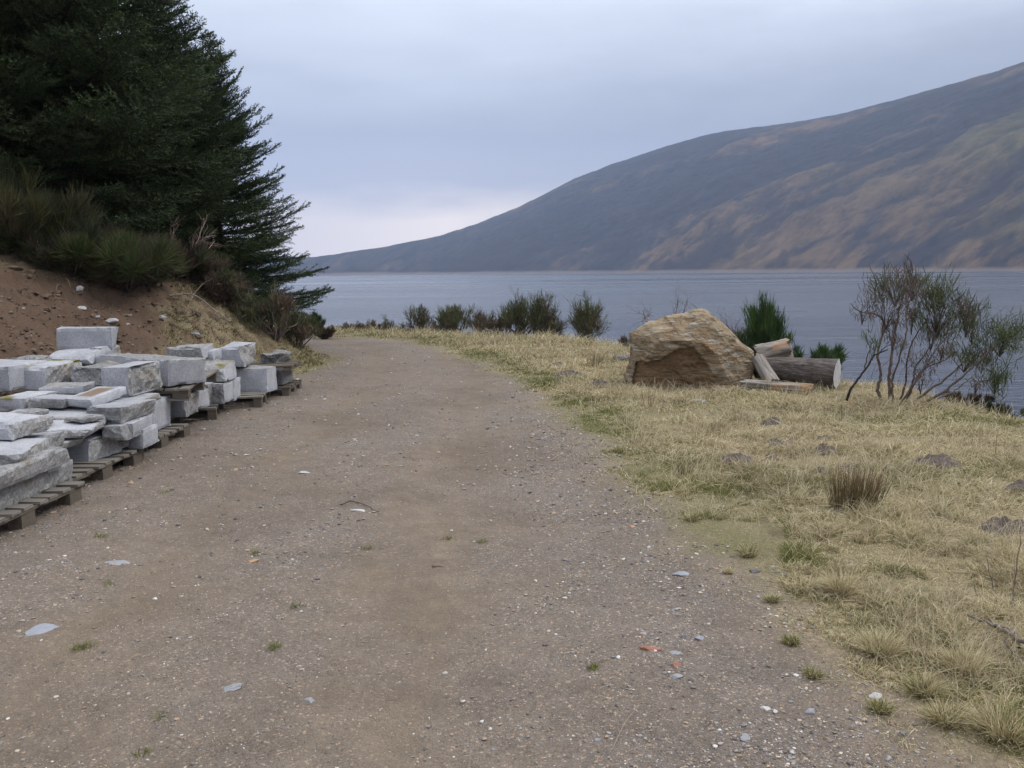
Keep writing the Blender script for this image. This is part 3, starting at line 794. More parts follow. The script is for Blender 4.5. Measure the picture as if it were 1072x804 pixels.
def log(a, b, r0, r1, label, mats=(None, None), name='log', flat=0.0, seed=1, bumpy=.08, nseg=26, k=28, spl=.0):
    """a log from a to b; its bark is the thing's own mesh, the sawn end discs are parts"""
    a, b = np.array(a, float), np.array(b, float)
    ax = b-a; Ln = np.linalg.norm(ax); ax /= Ln
    s = np.linspace(0, 1, nseg); th = np.arange(k)*2*np.pi/k
    Sx, T = np.meshgrid(s, th, indexing='ij')
    rad = r0+(r1-r0)*Sx
    q = np.stack([Sx.ravel()*Ln*1.6, np.cos(T).ravel()*.9, np.sin(T).ravel()*.9], 1)
    rad = rad*(1+1.8*bumpy*fb3(q, 1.3, seed).reshape(rad.shape)+1.5*bumpy*fb3(q*np.array([.35, 2.2, 2.2]), 2.4, seed+3).reshape(rad.shape))
    yv = np.cos(T)*rad; zv = np.sin(T)*rad
    if flat: zv = np.where(zv > 0, np.minimum(zv, r0*(1-flat)*(1+.1*fb3(q, 4, seed+9).reshape(rad.shape))), zv)
    xs = Sx*Ln-Ln/2
    if spl: xs = xs+spl*(sstep(.7, 1, Sx)+sstep(.3, 0, Sx))*fb3(q*np.array([.0, 1, 1]), 3.5, seed+31).reshape(rad.shape)
    P = np.stack([xs, yv, zv], -1).reshape(-1, 3)
    i = np.arange(nseg-1)[:, None]*k; j = np.arange(k)[None]; jn = (j+1) % k
    f = np.stack([i+j, i+jn, i+k+jn, i+k+j], -1).reshape(-1, 4)
    t = thing(name, label, 'log', (a+b)/2)
    up = np.array([0, 0, 1.0]); ey = unit(np.cross(up, ax)); ez = np.cross(ax, ey)
    t.matrix_world = Matrix(((ax[0], ey[0], ez[0], t.location[0]), (ax[1], ey[1], ez[1], t.location[1]), (ax[2], ey[2], ez[2], t.location[2]), (0, 0, 0, 1)))
    link('bark', np_mesh('bark', P, [f], [mats[0] or M_BARK], smooth=True), t)
    for e, sg in ((0, -1), (nseg-1, 1)):
        ring = P[e*k:(e+1)*k]; c = ring.mean(0)
        rows = [c+(ring-c)*w for w in (1.0, .66, .33)]
        V = np.concatenate(rows+[c[None]]); V[:, 0] += sg*((.012+spl*.5)*fb3(V, 12, seed+20)*(np.arange(len(V)) >= k)+.004)
        idx = np.arange(k); F4 = []; 
        for w in (0, 1): F4.append(np.stack([w*k+idx, w*k+(idx+1) % k, (w+1)*k+(idx+1) % k, (w+1)*k+idx], 1))
        F3 = np.stack([2*k+idx, 2*k+(idx+1) % k, np.full(k, 3*k)], 1)
        link('sawn_end', np_mesh('sawn_end', V, [F3, np.concatenate(F4)], [mats[1] or M_CUT]), t)
    return t
def gl(u, Y, dz): 
    g = ground_at(u, Y); return (g[0], Y, g[2]+dz)
log(gl(792, 11.75, .20), gl(876, 11.15, .20),   .150, .180, 'thick dark barked log with a pale sawn end on the grass', seed=3, bumpy=.13)
log(gl(791, 12.05, .38), gl(824, 11.95, .46), .17, .155, 'short split log with orange broken wood, lying on top of the others', (M_TIMB, M_TIMB), seed=7, flat=.25, bumpy=.3, spl=.12)
log(gl(808, 11.30, .06), gl(791, 11.50, .40), .10, .085, 'short grey log leaning against the boulder', (M_TIMB, M_TIMB), seed=11, bumpy=.22, spl=.05)
log(gl(777, 11.05, .075), gl(848, 10.75, .065), .068, .055, 'thin bleached log with no bark, lying in front of the log pile', (M_TIMB, M_TIMB), seed=15, bumpy=.3, spl=.15)

# ------------------------------------------------------------------ loose stones, clods and molehills
def lump(name, P0, dims, seed, mat, label, cat, group=None, flat=.5, rz=None, amp=.22, sub=3, sink=.36, nplanes=9):
    rg = np.random.default_rng(seed)
    bm = bmesh.new(); bmesh.ops.create_icosphere(bm, subdivisions=sub, radius=1)
    D = np.array([v.co[:] for v in bm.verts]); Fc = np.array([[v.index for v in f.verts] for f in bm.faces]); bm.free()
    r = np.full(len(D), 1.25)
    for _ in range(nplanes):
        n = unit(rg.normal(size=3)); k = D@n
        r = np.minimum(r, np.where(k > .05, rg.uniform(.62, .95)/np.maximum(k, .05), 9))
    P = D*r[:, None]; P *= (1+amp*fb3(P, 1.6, seed)+amp*.4*fb3(P, 5, seed+1))[:, None]
    P *= np.array(dims)/2
    o = link(name, np_mesh(name, P, [Fc], [mat]))
    o.location = (P0[0], P0[1], P0[2]+dims[2]*(.5-sink)); o.rotation_euler = (rg.normal()*.1, rg.normal()*.1, rg.uniform(0, 6.28) if rz is None else rz)
    tag(o, label, cat, group); return o
def stone_at(u, v, wpx, hpx, key, label, seed, z=None, name='loose_stone', grp='larger stones lying on the track', **kw):
    P = hit(u, v); d = np.linalg.norm(P-CAM); w = wpx*d/F*.86
    return lump(name, P, (w, w*.7, (z if z else max(w*.32, hpx*d/F*.55))), seed, M_STONE[key], label, 'stone', grp, rz=kw.pop('rz', 0.1), **kw)
for i, a in enumerate([
    (458, 593, 14, 6, 'brown', 'dark mud brown stone alone in the middle of the track', dict()),
    (319, 495, 19, 4, 'pale', 'flat pale stone pressed into the track beyond the middle', dict(z=.02)),
    (375, 535, 16, 4, 'pale', 'whitish flat stone in the track beside a bit of twig', dict(z=.02)),
    (43, 660, 34, 11, 'blue', 'wide flat slate set into the gravel near the pallets', dict(z=.02)),
    (243, 720, 28, 14, 'grey', 'flat grey stone bedded in mud, nearest of the flat stones', dict(z=.02)),
    (325, 735, 14, 10, 'grey', 'small pale grey stone to one side of the flat muddy stone', dict(z=.02)),
    (124, 590, 26, 6, 'grey', 'long flat grey stone on the near verge side by the pallets', dict(z=.02)),
    (264, 588, 12, 7, 'orange', 'tan cobble standing proud of the gravel', dict()),
    (713, 602, 16, 8, 'blue', 'blue grey slate near the turf edge', dict()),
    (790, 599, 15, 9, 'dark', 'dark angular stone against the turf edge', dict()),
    (681, 681, 21, 9, 'red', 'flat rusty red stone beside the slate pieces', dict(z=.025)),
    (706, 686, 17, 9, 'blue', 'blue slate piece lying next to the rusty stone', dict()),
    (709, 697, 11, 7, 'red', 'bright brick red pebble among the slate pieces', dict()),
    (708, 709, 13, 8, 'grey', 'speckled grey stone in front of the brick red pebble', dict()),
    (801, 743, 11, 20, 'pale', 'white pointed stone, tall triangle shape, close to the camera', dict(z=.02)),
    (849, 748, 13, 12, 'grey', 'grey stone half sunk in mud near the pointed white one', dict(z=.03)),
    (781, 774, 14, 8, 'grey', 'small light stone low in the mud nearest the camera', dict(z=.02)),
    (673, 664, 13, 7, 'grey', 'light grey stone alone beyond the rusty one', dict()),
    (714, 667, 11, 6, 'dark', 'dark little slate beyond the slate pieces', dict()),
    (732, 669, 13, 6, 'blue', 'smooth bluish stone closest to the turf among the slates', dict()),
    (663, 552, 8, 5, 'orange', 'orange stone far up the stony edge of the track', dict()),
    (917, 731, 16, 11, 'pale', 'pale stone tucked under the grass tussock', dict()),
    (996, 655, 10, 8, 'blue', 'light blue grey stone showing in the grass by the dead branch', dict()),
    (695, 425, 9, 5, 'dark', 'dark stone in the grass below the boulder', dict()),
    (732, 420, 26, 9, 'grey', 'flat grey rock in the grass in front of the boulder', dict(z=.04)),
    (648, 376, 24, 9, 'dark', 'dark grey rock heap beside the boulder at the grass edge', dict()),
]):
    u, v, w, h, k, lab, kw = a
    stone_at(u, v, w, h, k, lab, 300+i, **kw)
for i, (u, v, w, h, k, lab) in enumerate([
    (83, 303, 8, 10, 'pale', 'white pointed stone high on the earth bank'),
    (117, 336, 12, 9, 'pale', 'rounded whitish stone in the earth above the standing slab'),
    (86, 323, 10, 6, 'pale', 'thin pale stone in the earth bank under the broom'),
    (102, 332, 8, 7, 'grey', 'grey cobble in the earth bank beside the rounded whitish stone'),
    (170, 334, 9, 12, 'pale', 'upright pale stone where the bank turns to grass'),
    (14, 282, 16, 8, 'brown', 'brown rock near the top of the earth bank'),
    (134, 330, 9, 5, 'pale', 'light chip of stone low in the earth bank'),
    (205, 350, 10, 8, 'grey', 'dull grey stone in the dry grass of the bank')]):
    stone_at(u, v, w, h, k, lab, 400+i, z=None, name='bank_stone', grp='stones sticking out of the bank', sink=.45)

def molehill(u, v, wpx, hpx, label, seed):
    P = hit(u, v); d = np.linalg.norm(P-CAM); w = wpx*d/F*1.4; h = max(hpx*d/F*.75, .055)
    n = 44; rr = np.linspace(0, 1, 14); th = np.arange(n)*2*np.pi/n
    Rr, T = np.meshgrid(rr, th, indexing='ij')
    x = np.cos(T)*Rr*w*.55; y = np.sin(T)*Rr*w*.45
    Rs = Rr*(1+.35*fbm(np.cos(T)*1.3+seed, np.sin(T)*1.3, seed=seed+4))
    z = .62*h*np.exp(-(np.clip(Rs, 0, 2)*1.55)**4)*(1+.5*fbm(x*9+seed, y*9, seed=seed))+h*.55*fbm(x*24, y*24+seed, seed=seed+1, oct=3)*(1-Rr**2)
    z = z+terrain(P[0]+x, P[1]+y)-P[2]-.02*Rr**4
    i = np.arange(13)[:, None]*n; j = np.arange(n)[None]; jn = (j+1) % n
    f = np.stack([i+j, i+n+j, i+n+jn, i+jn], -1).reshape(-1, 4)
    o = link('molehill', np_mesh('molehill', np.stack([x.ravel(), y.ravel(), z.ravel()], 1), [f], [M_SOIL]))
    o.location = P; tag(o, label, 'molehill', 'dark soil mounds scattered over the turf')
for i, a in enumerate([
    (748, 446, 11, 8, 'small lone soil mound nearest below the boulder'),
    (808, 443, 20, 9, 'rounded soil mound in the turf in front of the logs'),
    (815, 468, 34, 11, 'broad soil mound in the middle of the turf'),
    (772, 484, 36, 11, 'long flat soil mound closest to the track'),
    (808, 480, 12, 7, 'tiny soil mound beside the long flat one'),
    (861, 474, 24, 14, 'dark soil mound behind the rush clump'),
    (862, 461, 14, 6, 'small soil mound higher up behind the rush clump'),
    (859, 494, 15, 9, 'soil mound just beside the rush clump'),
    (888, 494, 22, 12, 'soil mound partly hidden by the rush clump'),
    (978, 487, 40, 14, 'wide dark soil mound towards the dead shrub'),
    (1052, 556, 40, 18, 'soil mound with grass stalks at the picture edge'),
    (1066, 513, 22, 9, 'soil mound at the picture edge farther off'),
    (626, 402, 22, 8, 'soil mound by the track where the verge widens'),
    (597, 393, 28, 7, 'low soil mound at the bend in the verge'),
    (582, 383, 16, 6, 'farthest soil mound near the lakeside shrubs')]):
    molehill(*a, 500+i)

# ------------------------------------------------------------------ spruces
def spruce_meshes(h, r, seed, bare=.0, light=1.0, pw=.8, low=.04):
    """crown mesh and trunk mesh (limbs included) of a sitka spruce of height h and lower radius r, standing at the origin"""
    rg = np.random.default_rng(seed); global RNG
    RNG = np.random.default_rng(seed+1)
    g = Geo(); w = Geo()
    zz = np.linspace(-.4, h*.99, 18)
    wob = np.stack([.03*np.sin(zz*1.1+seed), .03*np.cos(zz*.9+seed), zz], 1)
    tube(w, wob, np.interp(zz, [-.4, 0, h], [.026*h, .019*h, .006]), (.060, .048, .040), 9, .04)
    z = h*low; 
    while z < h*.985:
        t = z/h
        nb = rg.integers(6, 9) if t < .9 else 4
        a0 = rg.uniform(0, 6.28)
        for k in range(nb):
            az = a0+k*2*np.pi/nb+rg.normal()*.18
            zb = z+rg.uniform(-.06, .06)
            prof = (1-t)**pw
            L = (r*prof*rg.uniform(.70, 1.15)*np.interp(t, [0, .16], [.55, 1])+.08)
            if rg.random() < .08: L *= 1.18
            el = np.interp(t, [0, .25, .6, .9, 1], [-.22, -.05, .22, .6, .95])+rg.normal()*.09
            n = max(5, int(L/.055)); s = np.linspace(0, 1, n)
            out = L*s*np.cos(el); up = L*(s*np.sin(el)-.10*s*(1-t)+.22*s**2.4)
            dx, dy = np.cos(az), np.sin(az)
            side = np.array([-dy, dx, 0])
            sw = rg.normal()*.10*L*s**2
            P = np.stack([dx*out, dy*out, zb+up], 1)+side*sw[:, None]
            if L > .35: tube(w, P[:: max(1, n//6)], np.linspace(.008+.010*L, .004, len(P[:: max(1, n//6)])), (.052, .042, .034), 4)
            T = unit(np.gradient(P, axis=0))
            # side twigs in the plane of the branch
            pts, dirs, lens, age = [], [], [], []
            s0 = .22 if t < .5 else .08
            for i in range(n):
                if s[i] < s0*rg.uniform(.6, 1.2): continue
                if t < .14 and rg.random() < bare: continue
                for sd in (-1, 1):
                    ln = (.36*L*(1-s[i])**.65+.09)*rg.uniform(.6, 1.25)
                    ang = rg.uniform(.65, 1.05)
                    d = T[i]*math.cos(ang)+side*sd*math.sin(ang)+np.array([0, 0, rg.normal()*.16-.12*(1-t)+.05])
                    pts.append(P[i]); dirs.append(d/np.linalg.norm(d)); lens.append(ln); age.append(s[i])
            pts.append(P[-1]-T[-1]*.10); dirs.append(T[-1]); lens.append(.18); age.append(1.0)
            pts = np.array(pts); dirs = np.array(dirs); lens = np.array(lens); age = np.array(age)
            # needles along every twig
            step = .031
            m = np.maximum(2, (lens/step).astype(int))
            idx = np.repeat(np.arange(len(pts)), m)
            kk = np.concatenate([np.arange(q) for q in m]); f = (kk+.5)/np.repeat(m, m)
            c = pts[idx]+dirs[idx]*(lens[idx]*f)[:, None]
            c[:, 2] += .10*lens[idx]*f**2
            tone = rg.normal()*.12
            for rep in range(3):
                nd = unit(dirs[idx]*.85+RNG.normal(size=c.shape)*.42+np.array([0, 0, .22]))
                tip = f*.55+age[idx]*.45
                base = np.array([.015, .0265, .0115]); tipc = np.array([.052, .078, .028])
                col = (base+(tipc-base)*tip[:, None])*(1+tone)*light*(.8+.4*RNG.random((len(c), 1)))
                dead = (RNG.random(len(c)) < .05+.25*(age[idx] < .35))[:, None]
                col = np.where(dead, np.array([.045, .034, .024]), col)
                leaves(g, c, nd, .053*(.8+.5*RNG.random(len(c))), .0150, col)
        z += np.interp(t, [0, .5, 1], [.24, .21, .155])*rg.uniform(.8, 1.2)*(h/8)**.3
    # leader
    P = np.array([[0, 0, h*.93], [0, 0, h*1.02]]); q = smooth_path(P, 14)
    leaves(g, np.repeat(q, 5, 0), unit(RNG.normal(size=(70, 3))*.5+np.array([0, 0, 1])), .05, .014, np.array([.03, .045, .022]))
    print('spruce', g.n)
    return g.mesh('crown', [M_LEAF]), w.mesh('trunk', [M_WOOD], True)
SPA = spruce_meshes(7.4, 2.85, 201, pw=.84, low=.13)
SPB = spruce_meshes(8.6, 3.1, 202, .0, .95)
SPC = spruce_meshes(8.2, 3.1, 203, .0, .9)
def spruce(meshes, x, y, sc, rz, label, sx=1.0):
    t = thing('spruce_tree', label, 'tree', (x, y, zt(x, y)-.1), 'spruces on the bank')
    for nm, me in zip(('crown', 'trunk'), meshes): link(nm, me, t)
    t.rotation_euler.z = rz; t.scale = (sc*sx, sc*sx, sc)
    return t
spruce(SPA, -6.15, 18.4, .87, .3, 'spruce farthest along the bank, its pointed top clear against the sky')
spruce(SPB, -6.75, 17.0, .80, 1.9, 'spruce whose thin top just reaches the upper edge of the picture', 1.12)
spruce(SPC, -7.6, 14.6, 1.12, 4.0, 'broad dark spruce standing right behind the broom bushes')
spruce(SPB, -9.4, 13.3, 1.1, 5.2, 'tall spruce at the picture edge with low drooping branches')
spruce(SPC, -9.3, 17.2, 1.05, 2.2, 'spruce in the second row, seen between the front ones')
spruce(SPB, -11.4, 15.2, 1.25, .6, 'spruce in the second row near the picture edge')
spruce(SPC, -10.8, 19.0, 1.2, 3.3, 'spruce deepest in the group')
spruce(SPA, -8.4, 20.6, .9, 1.1, 'spruce behind the farthest one, almost hidden')

# ------------------------------------------------------------------ broom and other shrubs
def broom_parts(seed, h, spread, stems, spray, cols, woodc=(.07, .055, .045), leggy=.45, lean=(0, 0), strip=.011, L=(.16, .34), fork=3, up=.9, tw=1.0, wild=.42, hvar=.6):
    """wood and foliage of a broom bush: arching stems ending in brushes of thin green shoots"""
    global RNG
    RNG = np.random.default_rng(seed); rg = np.random.default_rng(seed+5)
    g = Geo(); w = Geo()
    tips = []
    for i in range(stems):
        az = rg.uniform(0, 6.28); out = spread*math.sqrt(rg.uniform(.02, 1))
        hh = h*rg.uniform(hvar, 1.0)*(1-.35*(out/max(spread, .01))**2)
        p0 = np.array([rg.normal()*.06*spread, rg.normal()*.06*spread, -.05])
        p3 = np.array([math.cos(az)*out+lean[0]*hh, math.sin(az)*out+lean[1]*hh, hh*.8])
        p1 = p0+(p3-p0)*.35+np.array([rg.normal()*.06*h, rg.normal()*.06*h, .05*h]); p2 = p0+(p3-p0)*.7+rg.normal(size=3)*.05*h
        q = smooth_path([p0, p1, p2, p3], 10); r0 = (.010+.010*h)*rg.uniform(.6, 1.2)*tw
        tube(w, q, np.linspace(r0, r0*.3, 10), np.array(woodc)*rg.uniform(.7, 1.35), 5, .1)
        T = unit(q[-1]-q[-3])
        tips.append((q[-1], T))
        for k in range(fork):
            j = rg.integers(int(10*leggy), 10); d = unit(unit(q[j]-q[j-1])+rg.normal(size=3)*.45+np.array([0, 0, .35]))
            ln = h*rg.uniform(.12, .32); e = q[j]+d*ln
            tube(w, smooth_path([q[j], q[j]+d*ln*.5+rg.normal(size=3)*.02, e], 5), np.linspace(r0*.4, r0*.18, 5), np.array(woodc)*rg.uniform(.7, 1.4), 4)
            tips.append((e, d))
    for p, d in tips:
        n = int(spray*rg.uniform(.6, 1.4))
        back = rg.uniform(0, .16*h, (n, 1))
        P = p-d*back+RNG.normal(size=(n, 3))*.035*h
        D = unit(d*up*.6+np.array([0, 0, up])+RNG.normal(size=(n, 3))*wild)
        c = cols[rg.integers(len(cols))]*np.ones(3)
        col = np.array(c)*(.65+.7*RNG.random((n, 1)))
        leaves(g, P, D, RNG.uniform(L[0], L[1], n)*np.clip(h, .35, 1.3), strip*RNG.uniform(.7, 1.3, n), col)
    return w.mesh('stems', [M_WOOD], True), g.mesh('foliage', [M_LEAF])
GREEN = [np.array((.058, .080, .024)), np.array((.042, .062, .022)), np.array((.078, .092, .030))]
DULL = [np.array((.062, .066, .030)), np.array((.080, .072, .036)), np.array((.045, .052, .025))]
BROWN = [np.array((.085, .058, .040)), np.array((.060, .044, .033)), np.array((.11, .08, .055))]
BRIGHT = [np.array((.050, .085, .022)), np.array((.036, .064, .020)), np.array((.030, .050, .022))]
def broom(loc, label, seed, h, spread, stems, spray, cols, name='broom_bush', group=None, cat='bush', **kw):
    t = thing(name, label, cat, loc, group)
    a, b = broom_parts(seed, h, spread, stems, spray, cols, **kw)
    link('stems', a, t); link('foliage', b, t); return t

def at_bank(u, v, dz=0.0):
    P = hit(u, v); return (P[0], P[1], P[2]+dz)
GB = 'broom bushes growing over the top of the bank'
broom(at_bank(20, 262), 'olive broom bush at the picture edge on top of the bank', 601, .95, .75, 26, 110, DULL+[np.array((.085, .082, .03))], group=GB, leggy=.2, L=(.25, .5))
broom(at_bank(75, 285), 'dark broom bush hanging over the earth face, second from the picture edge', 602, .62, .6, 24, 110, GREEN+DULL+BROWN, group=GB, leggy=.1, L=(.25, .5), up=.6, strip=.009)
broom(at_bank(128, 304), 'biggest broom bush, drooping low over the bare earth', 603, .85, .8, 30, 120, DULL+GREEN+BROWN, group=GB, leggy=.1, L=(.25, .5), up=.55, strip=.009)
broom(at_bank(178, 290), 'dull green broom bush under the spruce branches, at the grass slope', 604, .62, .6, 20, 90, DULL+BROWN[:2], group=GB, leggy=.15, L=(.22, .45))
broom(at_bank(100, 250), 'broom bush behind the others, up against the spruces', 605, .8, .8, 22, 110, DULL+GREEN, group=GB, leggy=.2, L=(.25, .5))
broom(at_bank(40, 232), 'tall thin broom behind the edge bush, against dark spruce', 606, .95, .7, 18, 90, DULL, group=GB, leggy=.3, L=(.25, .5))
broom(at_bank(252, 310), 'low broom bush at the shoulder of the bank below the far spruce', 607, .8, .6, 20, 100, DULL+GREEN, group=GB, leggy=.15)
broom(at_bank(215, 300), 'small brown broom bush beneath the spruces beside the dead branch', 608, .6, .5, 16, 80, DULL+BROWN, group=GB, leggy=.15)
def bare_shrub(loc, label, seed, h, spread, stems, woodc=(.20, .16, .135), name='bare_shrub', tw=.6, twigs=26, twl=(.1, .28)):
    """leafless shrub: one continuous mesh of stems and fine twigs"""
    rg = np.random.default_rng(seed); g = Geo()
    global RNG; RNG = np.random.default_rng(seed+2)
    def grow(p, d, ln, r, lev):
        q = [p]; dd = d
        for k in range(4):
            dd = unit(dd+rg.normal(size=3)*.22+np.array([0, 0, .05])); q.append(q[-1]+dd*ln/4)
        q = np.array(q)
        tube(g, smooth_path(q, 8), np.linspace(r, r*.45, 8), np.array(woodc)*rg.uniform(.7, 1.35), 5 if lev < 2 else 3, .08)
        if lev < 3:
            for k in range(rg.integers(2, 5) if lev else 4):
                j = rg.integers(1, 5); grow(q[j], unit(dd+rg.normal(size=3)*.6), ln*rg.uniform(.4, .7), r*.5, lev+1)
        else:
            pass
    for i in range(stems):
        az = rg.uniform(0, 6.28); d = unit(np.array([math.cos(az)*spread/h*rg.uniform(.2, 1), math.sin(az)*spread/h*rg.uniform(.2, 1), 1.0]))
        grow(np.array([rg.normal()*.05, rg.normal()*.05, -.05]), d, h*rg.uniform(.5, .75), .013*tw*(1+h), 0)
    o = link(name, g.mesh(name, [M_WOOD])); o.location = loc
    return tag(o, label, 'bush')
bare_shrub(at_bank(192, 292), 'leafless pinkish shrub with pale stem among the dark broom', 621, 1.0, .5, 4, (.30, .22, .18))
bare_shrub(at_bank(300, 338), 'tangled leafless shrub at the nose of the bank beside the track', 622, .75, .9, 8, (.14, .105, .085), tw=.8)
bare_shrub(at_bank(268, 322), 'leafless grey shrub below the far spruce, on the slope', 623, .7, .6, 7, (.12, .095, .08))
for i, (u, v, h, sp, cols, lab) in enumerate([
    (332, 352, .55, .30, GREEN, 'small bright broom at the tip of the bank, above the bend'),
    (318, 350, .60, .42, BROWN+DULL, 'brown heather clump under the small bright broom'),
    (285, 338, .75, .5, BROWN+DULL, 'greyish brown scrub clump on the nose of the bank'),
    (340, 358, .33, .25, BROWN, 'low brown clump nearest the bend of the track')]):
    broom(at_bank(u, v-3), lab, 640+i, h, sp, 14, 70, cols, group='scrub on the nose of the bank', leggy=.1, name='scrub_clump' if i else 'broom_bush')

for i, (u, v, h, sp, cols, lab) in enumerate([
    (222, 312, .62, .5, DULL+BROWN, 'brown green scrub clump right under the spruce skirts, above the fallen branch'),
    (240, 322, .55, .45, BROWN, 'rusty brown scrub clump on the slope below the spruces'),
    (262, 326, .6, .5, DULL+BROWN, 'grey green scrub clump in the middle of the spruce foot'),
    (280, 332, .65, .5, DULL, 'olive scrub clump beneath the far spruce'),
    (300, 342, .6, .45, DULL+BROWN, 'scrub clump where the slope turns towards the bend'),
    (312, 346, .5, .4, BROWN, 'brown scrub clump with bare tips near the bend'),
    (150, 300, .5, .5, DULL+BROWN, 'low tangled clump spilling over the earth edge beside the biggest broom'),
    (52, 282, .4, .4, DULL+BROWN, 'ragged clump overhanging the bare earth near the picture edge'),
    (5, 268, .45, .5, GREEN, 'mossy green clump at the picture edge above bare earth')]):
    broom(at_bank(u, v-2), lab, 660+i, h, sp, 20, 50, [np.array(c)*1.15 for c in cols], group='scrub along the top of the bank', leggy=.1, name='scrub_clump', wild=.7, up=.6)

for i, (u, v, h, sp, cols, lab) in enumerate([
    (290, 357, .85, .5, BROWN+DULL, 'tall grey brown scrub under the far spruce, at the nose of the bank'),
    (312, 366, .7, .45, DULL+BROWN, 'tall olive brown scrub clump nearest the bend under the far spruce'),
    (270, 345, .75, .5, DULL, 'tall olive scrub in the gap under the far spruce')]):
    broom(at_bank(u, v-2), lab, 690+i, h, sp, 22, 26, [np.array(c)*1.3 for c in cols], group='scrub along the top of the bank', leggy=.3, name='scrub_clump', wild=.6, hvar=.4, L=(.12, .26), woodc=(.13, .10, .085))

GS = 'shrubs along the lakeside edge beyond the track'
def shore(u, Y, vtop, label, seed, wpx, cols, stems=14, spray=70, **kw):
    g = ground_at(u, Y); top = pY(u, vtop, Y)[2]
    h = max(.2, top-g[2]); sp = wpx/2*Y/F
    nm = kw.pop('name', 'lakeside_shrub'); spray = int(spray*.25); stems = int(stems*1.5); cols = [np.array(c)*1.5 for c in list(cols)+DULL[:1]+BROWN[:1]]; kw['woodc'] = (.12, .095, .08); kw['strip'] = kw.get('strip', .011)*.85; kw['leggy'] = min(kw.get('leggy', .2)+.4, .7); kw.setdefault('wild', .6); kw.setdefault('L', (.10, .24)); kw['hvar'] = .45; kw['fork'] = 4; h *= 1.2; kw.setdefault('tw', 1.3)  # shrub colours lightened, partly to put haze into the tone
    return broom((g[0], g[1], g[2]), label, seed, h*.93, sp, stems, spray, cols, name=nm, group=GS, **kw)
shore(383, 24.2, 337, 'low spreading dark shrub at the far end of the track', 701, 46, BROWN+DULL, 20, 70, leggy=.0, L=(.1, .25), strip=.014)
shore(353, 24.6, 340, 'tiny dark shrub where the track disappears round the bend', 714, 16, BROWN+DULL, 10, 60)
shore(367, 24.5, 338, 'small brown shrub next to the tiny one at the bend', 715, 18, BROWN, 10, 60)
shore(395, 24.0, 336, 'low bristly shrub joining the spreading one and the thin sprig', 716, 30, BROWN+DULL, 16, 60)
shore(409, 24.0, 331, 'thin sprig standing up next to the low spreading shrub', 702, 10, DULL, 5, 50, strip=.014)
shore(425, 23.8, 340, 'dark mound shrub just past the thin sprig', 703, 30, BROWN+DULL, 14, 60, leggy=.0, L=(.1, .25), strip=.014)
shore(441, 23.4, 322, 'upright airy shrub with a narrow grey green head', 704, 24, DULL, 12, 60, leggy=.3, strip=.014)
shore(478, 23.0, 319, 'dense dark green shrub by the far verge, round headed', 705, 34, GREEN+DULL, 18, 80, leggy=.1, strip=.014)
shore(462, 23.1, 335, 'brown low shrub leaning on the round headed one', 706, 26, BROWN, 12, 60, leggy=.0, strip=.014)
shore(503, 22.6, 327, 'greyish shrub between the round headed and the tall pair', 707, 24, DULL+BROWN, 12, 60, leggy=.2, strip=.014)
shore(521, 22.2, 328, 'reddish brown shrub with a spike, beside the tall pair', 708, 24, BROWN+DULL, 12, 70, leggy=.1, strip=.014)
shore(545, 21.8, 310, 'taller shrub of the pair, with a bushy crown', 709, 32, DULL+GREEN, 16, 80, leggy=.3, strip=.013)
shore(568, 21.4, 309, 'narrow shrub of the pair, with a ragged top and bent side', 710, 20, GREEN+DULL, 12, 70, leggy=.25, strip=.013)
shore(579, 21.2, 326, 'brown shrub sloping down from the tall pair to the water', 711, 18, BROWN+DULL, 10, 60, leggy=.1, strip=.013)
shore(616, 20.6, 317, 'solitary shrub with an oval crown on bare stems against the water', 712, 26, GREEN+DULL+BROWN, 18, 80, leggy=.3, strip=.013)
shore(654, 17.5, 351, 'small dry brown shrub just beside the boulder at the edge', 713, 14, BROWN, 8, 50, leggy=.1)

# behind the boulder and the logs
g = ground_at(800, 12.9)
broom((g[0], g[1], g[2]), 'vivid green broom, tall and upright, behind the boulder and logs', 721, pY(800, 312, 12.9)[2]-g[2], .09, 26, 80, [c*1.3 for c in BRIGHT], leggy=.05, L=(.10, .2), up=1.4, wild=.34, hvar=.45, fork=5, strip=.009)
g = ground_at(775, 12.9)
broom((g[0], g[1], g[2]), 'dull broom squeezed between the boulder and the vivid green broom', 723, pY(775, 346, 12.9)[2]-g[2], .25, 14, 60, [c*1.2 for c in BRIGHT+DULL], leggy=.1)
g = ground_at(845, 12.5)
broom((g[0], g[1], g[2]), 'vivid green broom, low and spreading, behind the dark barked log', 722, pY(845, 358, 12.5)[2]-g[2], .50, 30, 80, [c*1.25 for c in BRIGHT], leggy=.0, L=(.16, .30), up=.9, lean=(.2, 0), wild=.5, hvar=.4, fork=4, strip=.009)
g = ground_at(702, 13.4)
bare_shrub((g[0], g[1], g[2]), 'leafless twiggy shrub standing behind the boulder peak', 724, pY(702, 303, 13.4)[2]-g[2], .5, 5, (.20, .17, .15))
g = ground_at(768, 13.3)
bare_shrub((g[0], g[1], g[2]), 'leafless shrub with purplish twigs beside the vivid green broom', 725, pY(768, 318, 13.3)[2]-g[2], .45, 6, (.16, .12, .115), tw=.5)

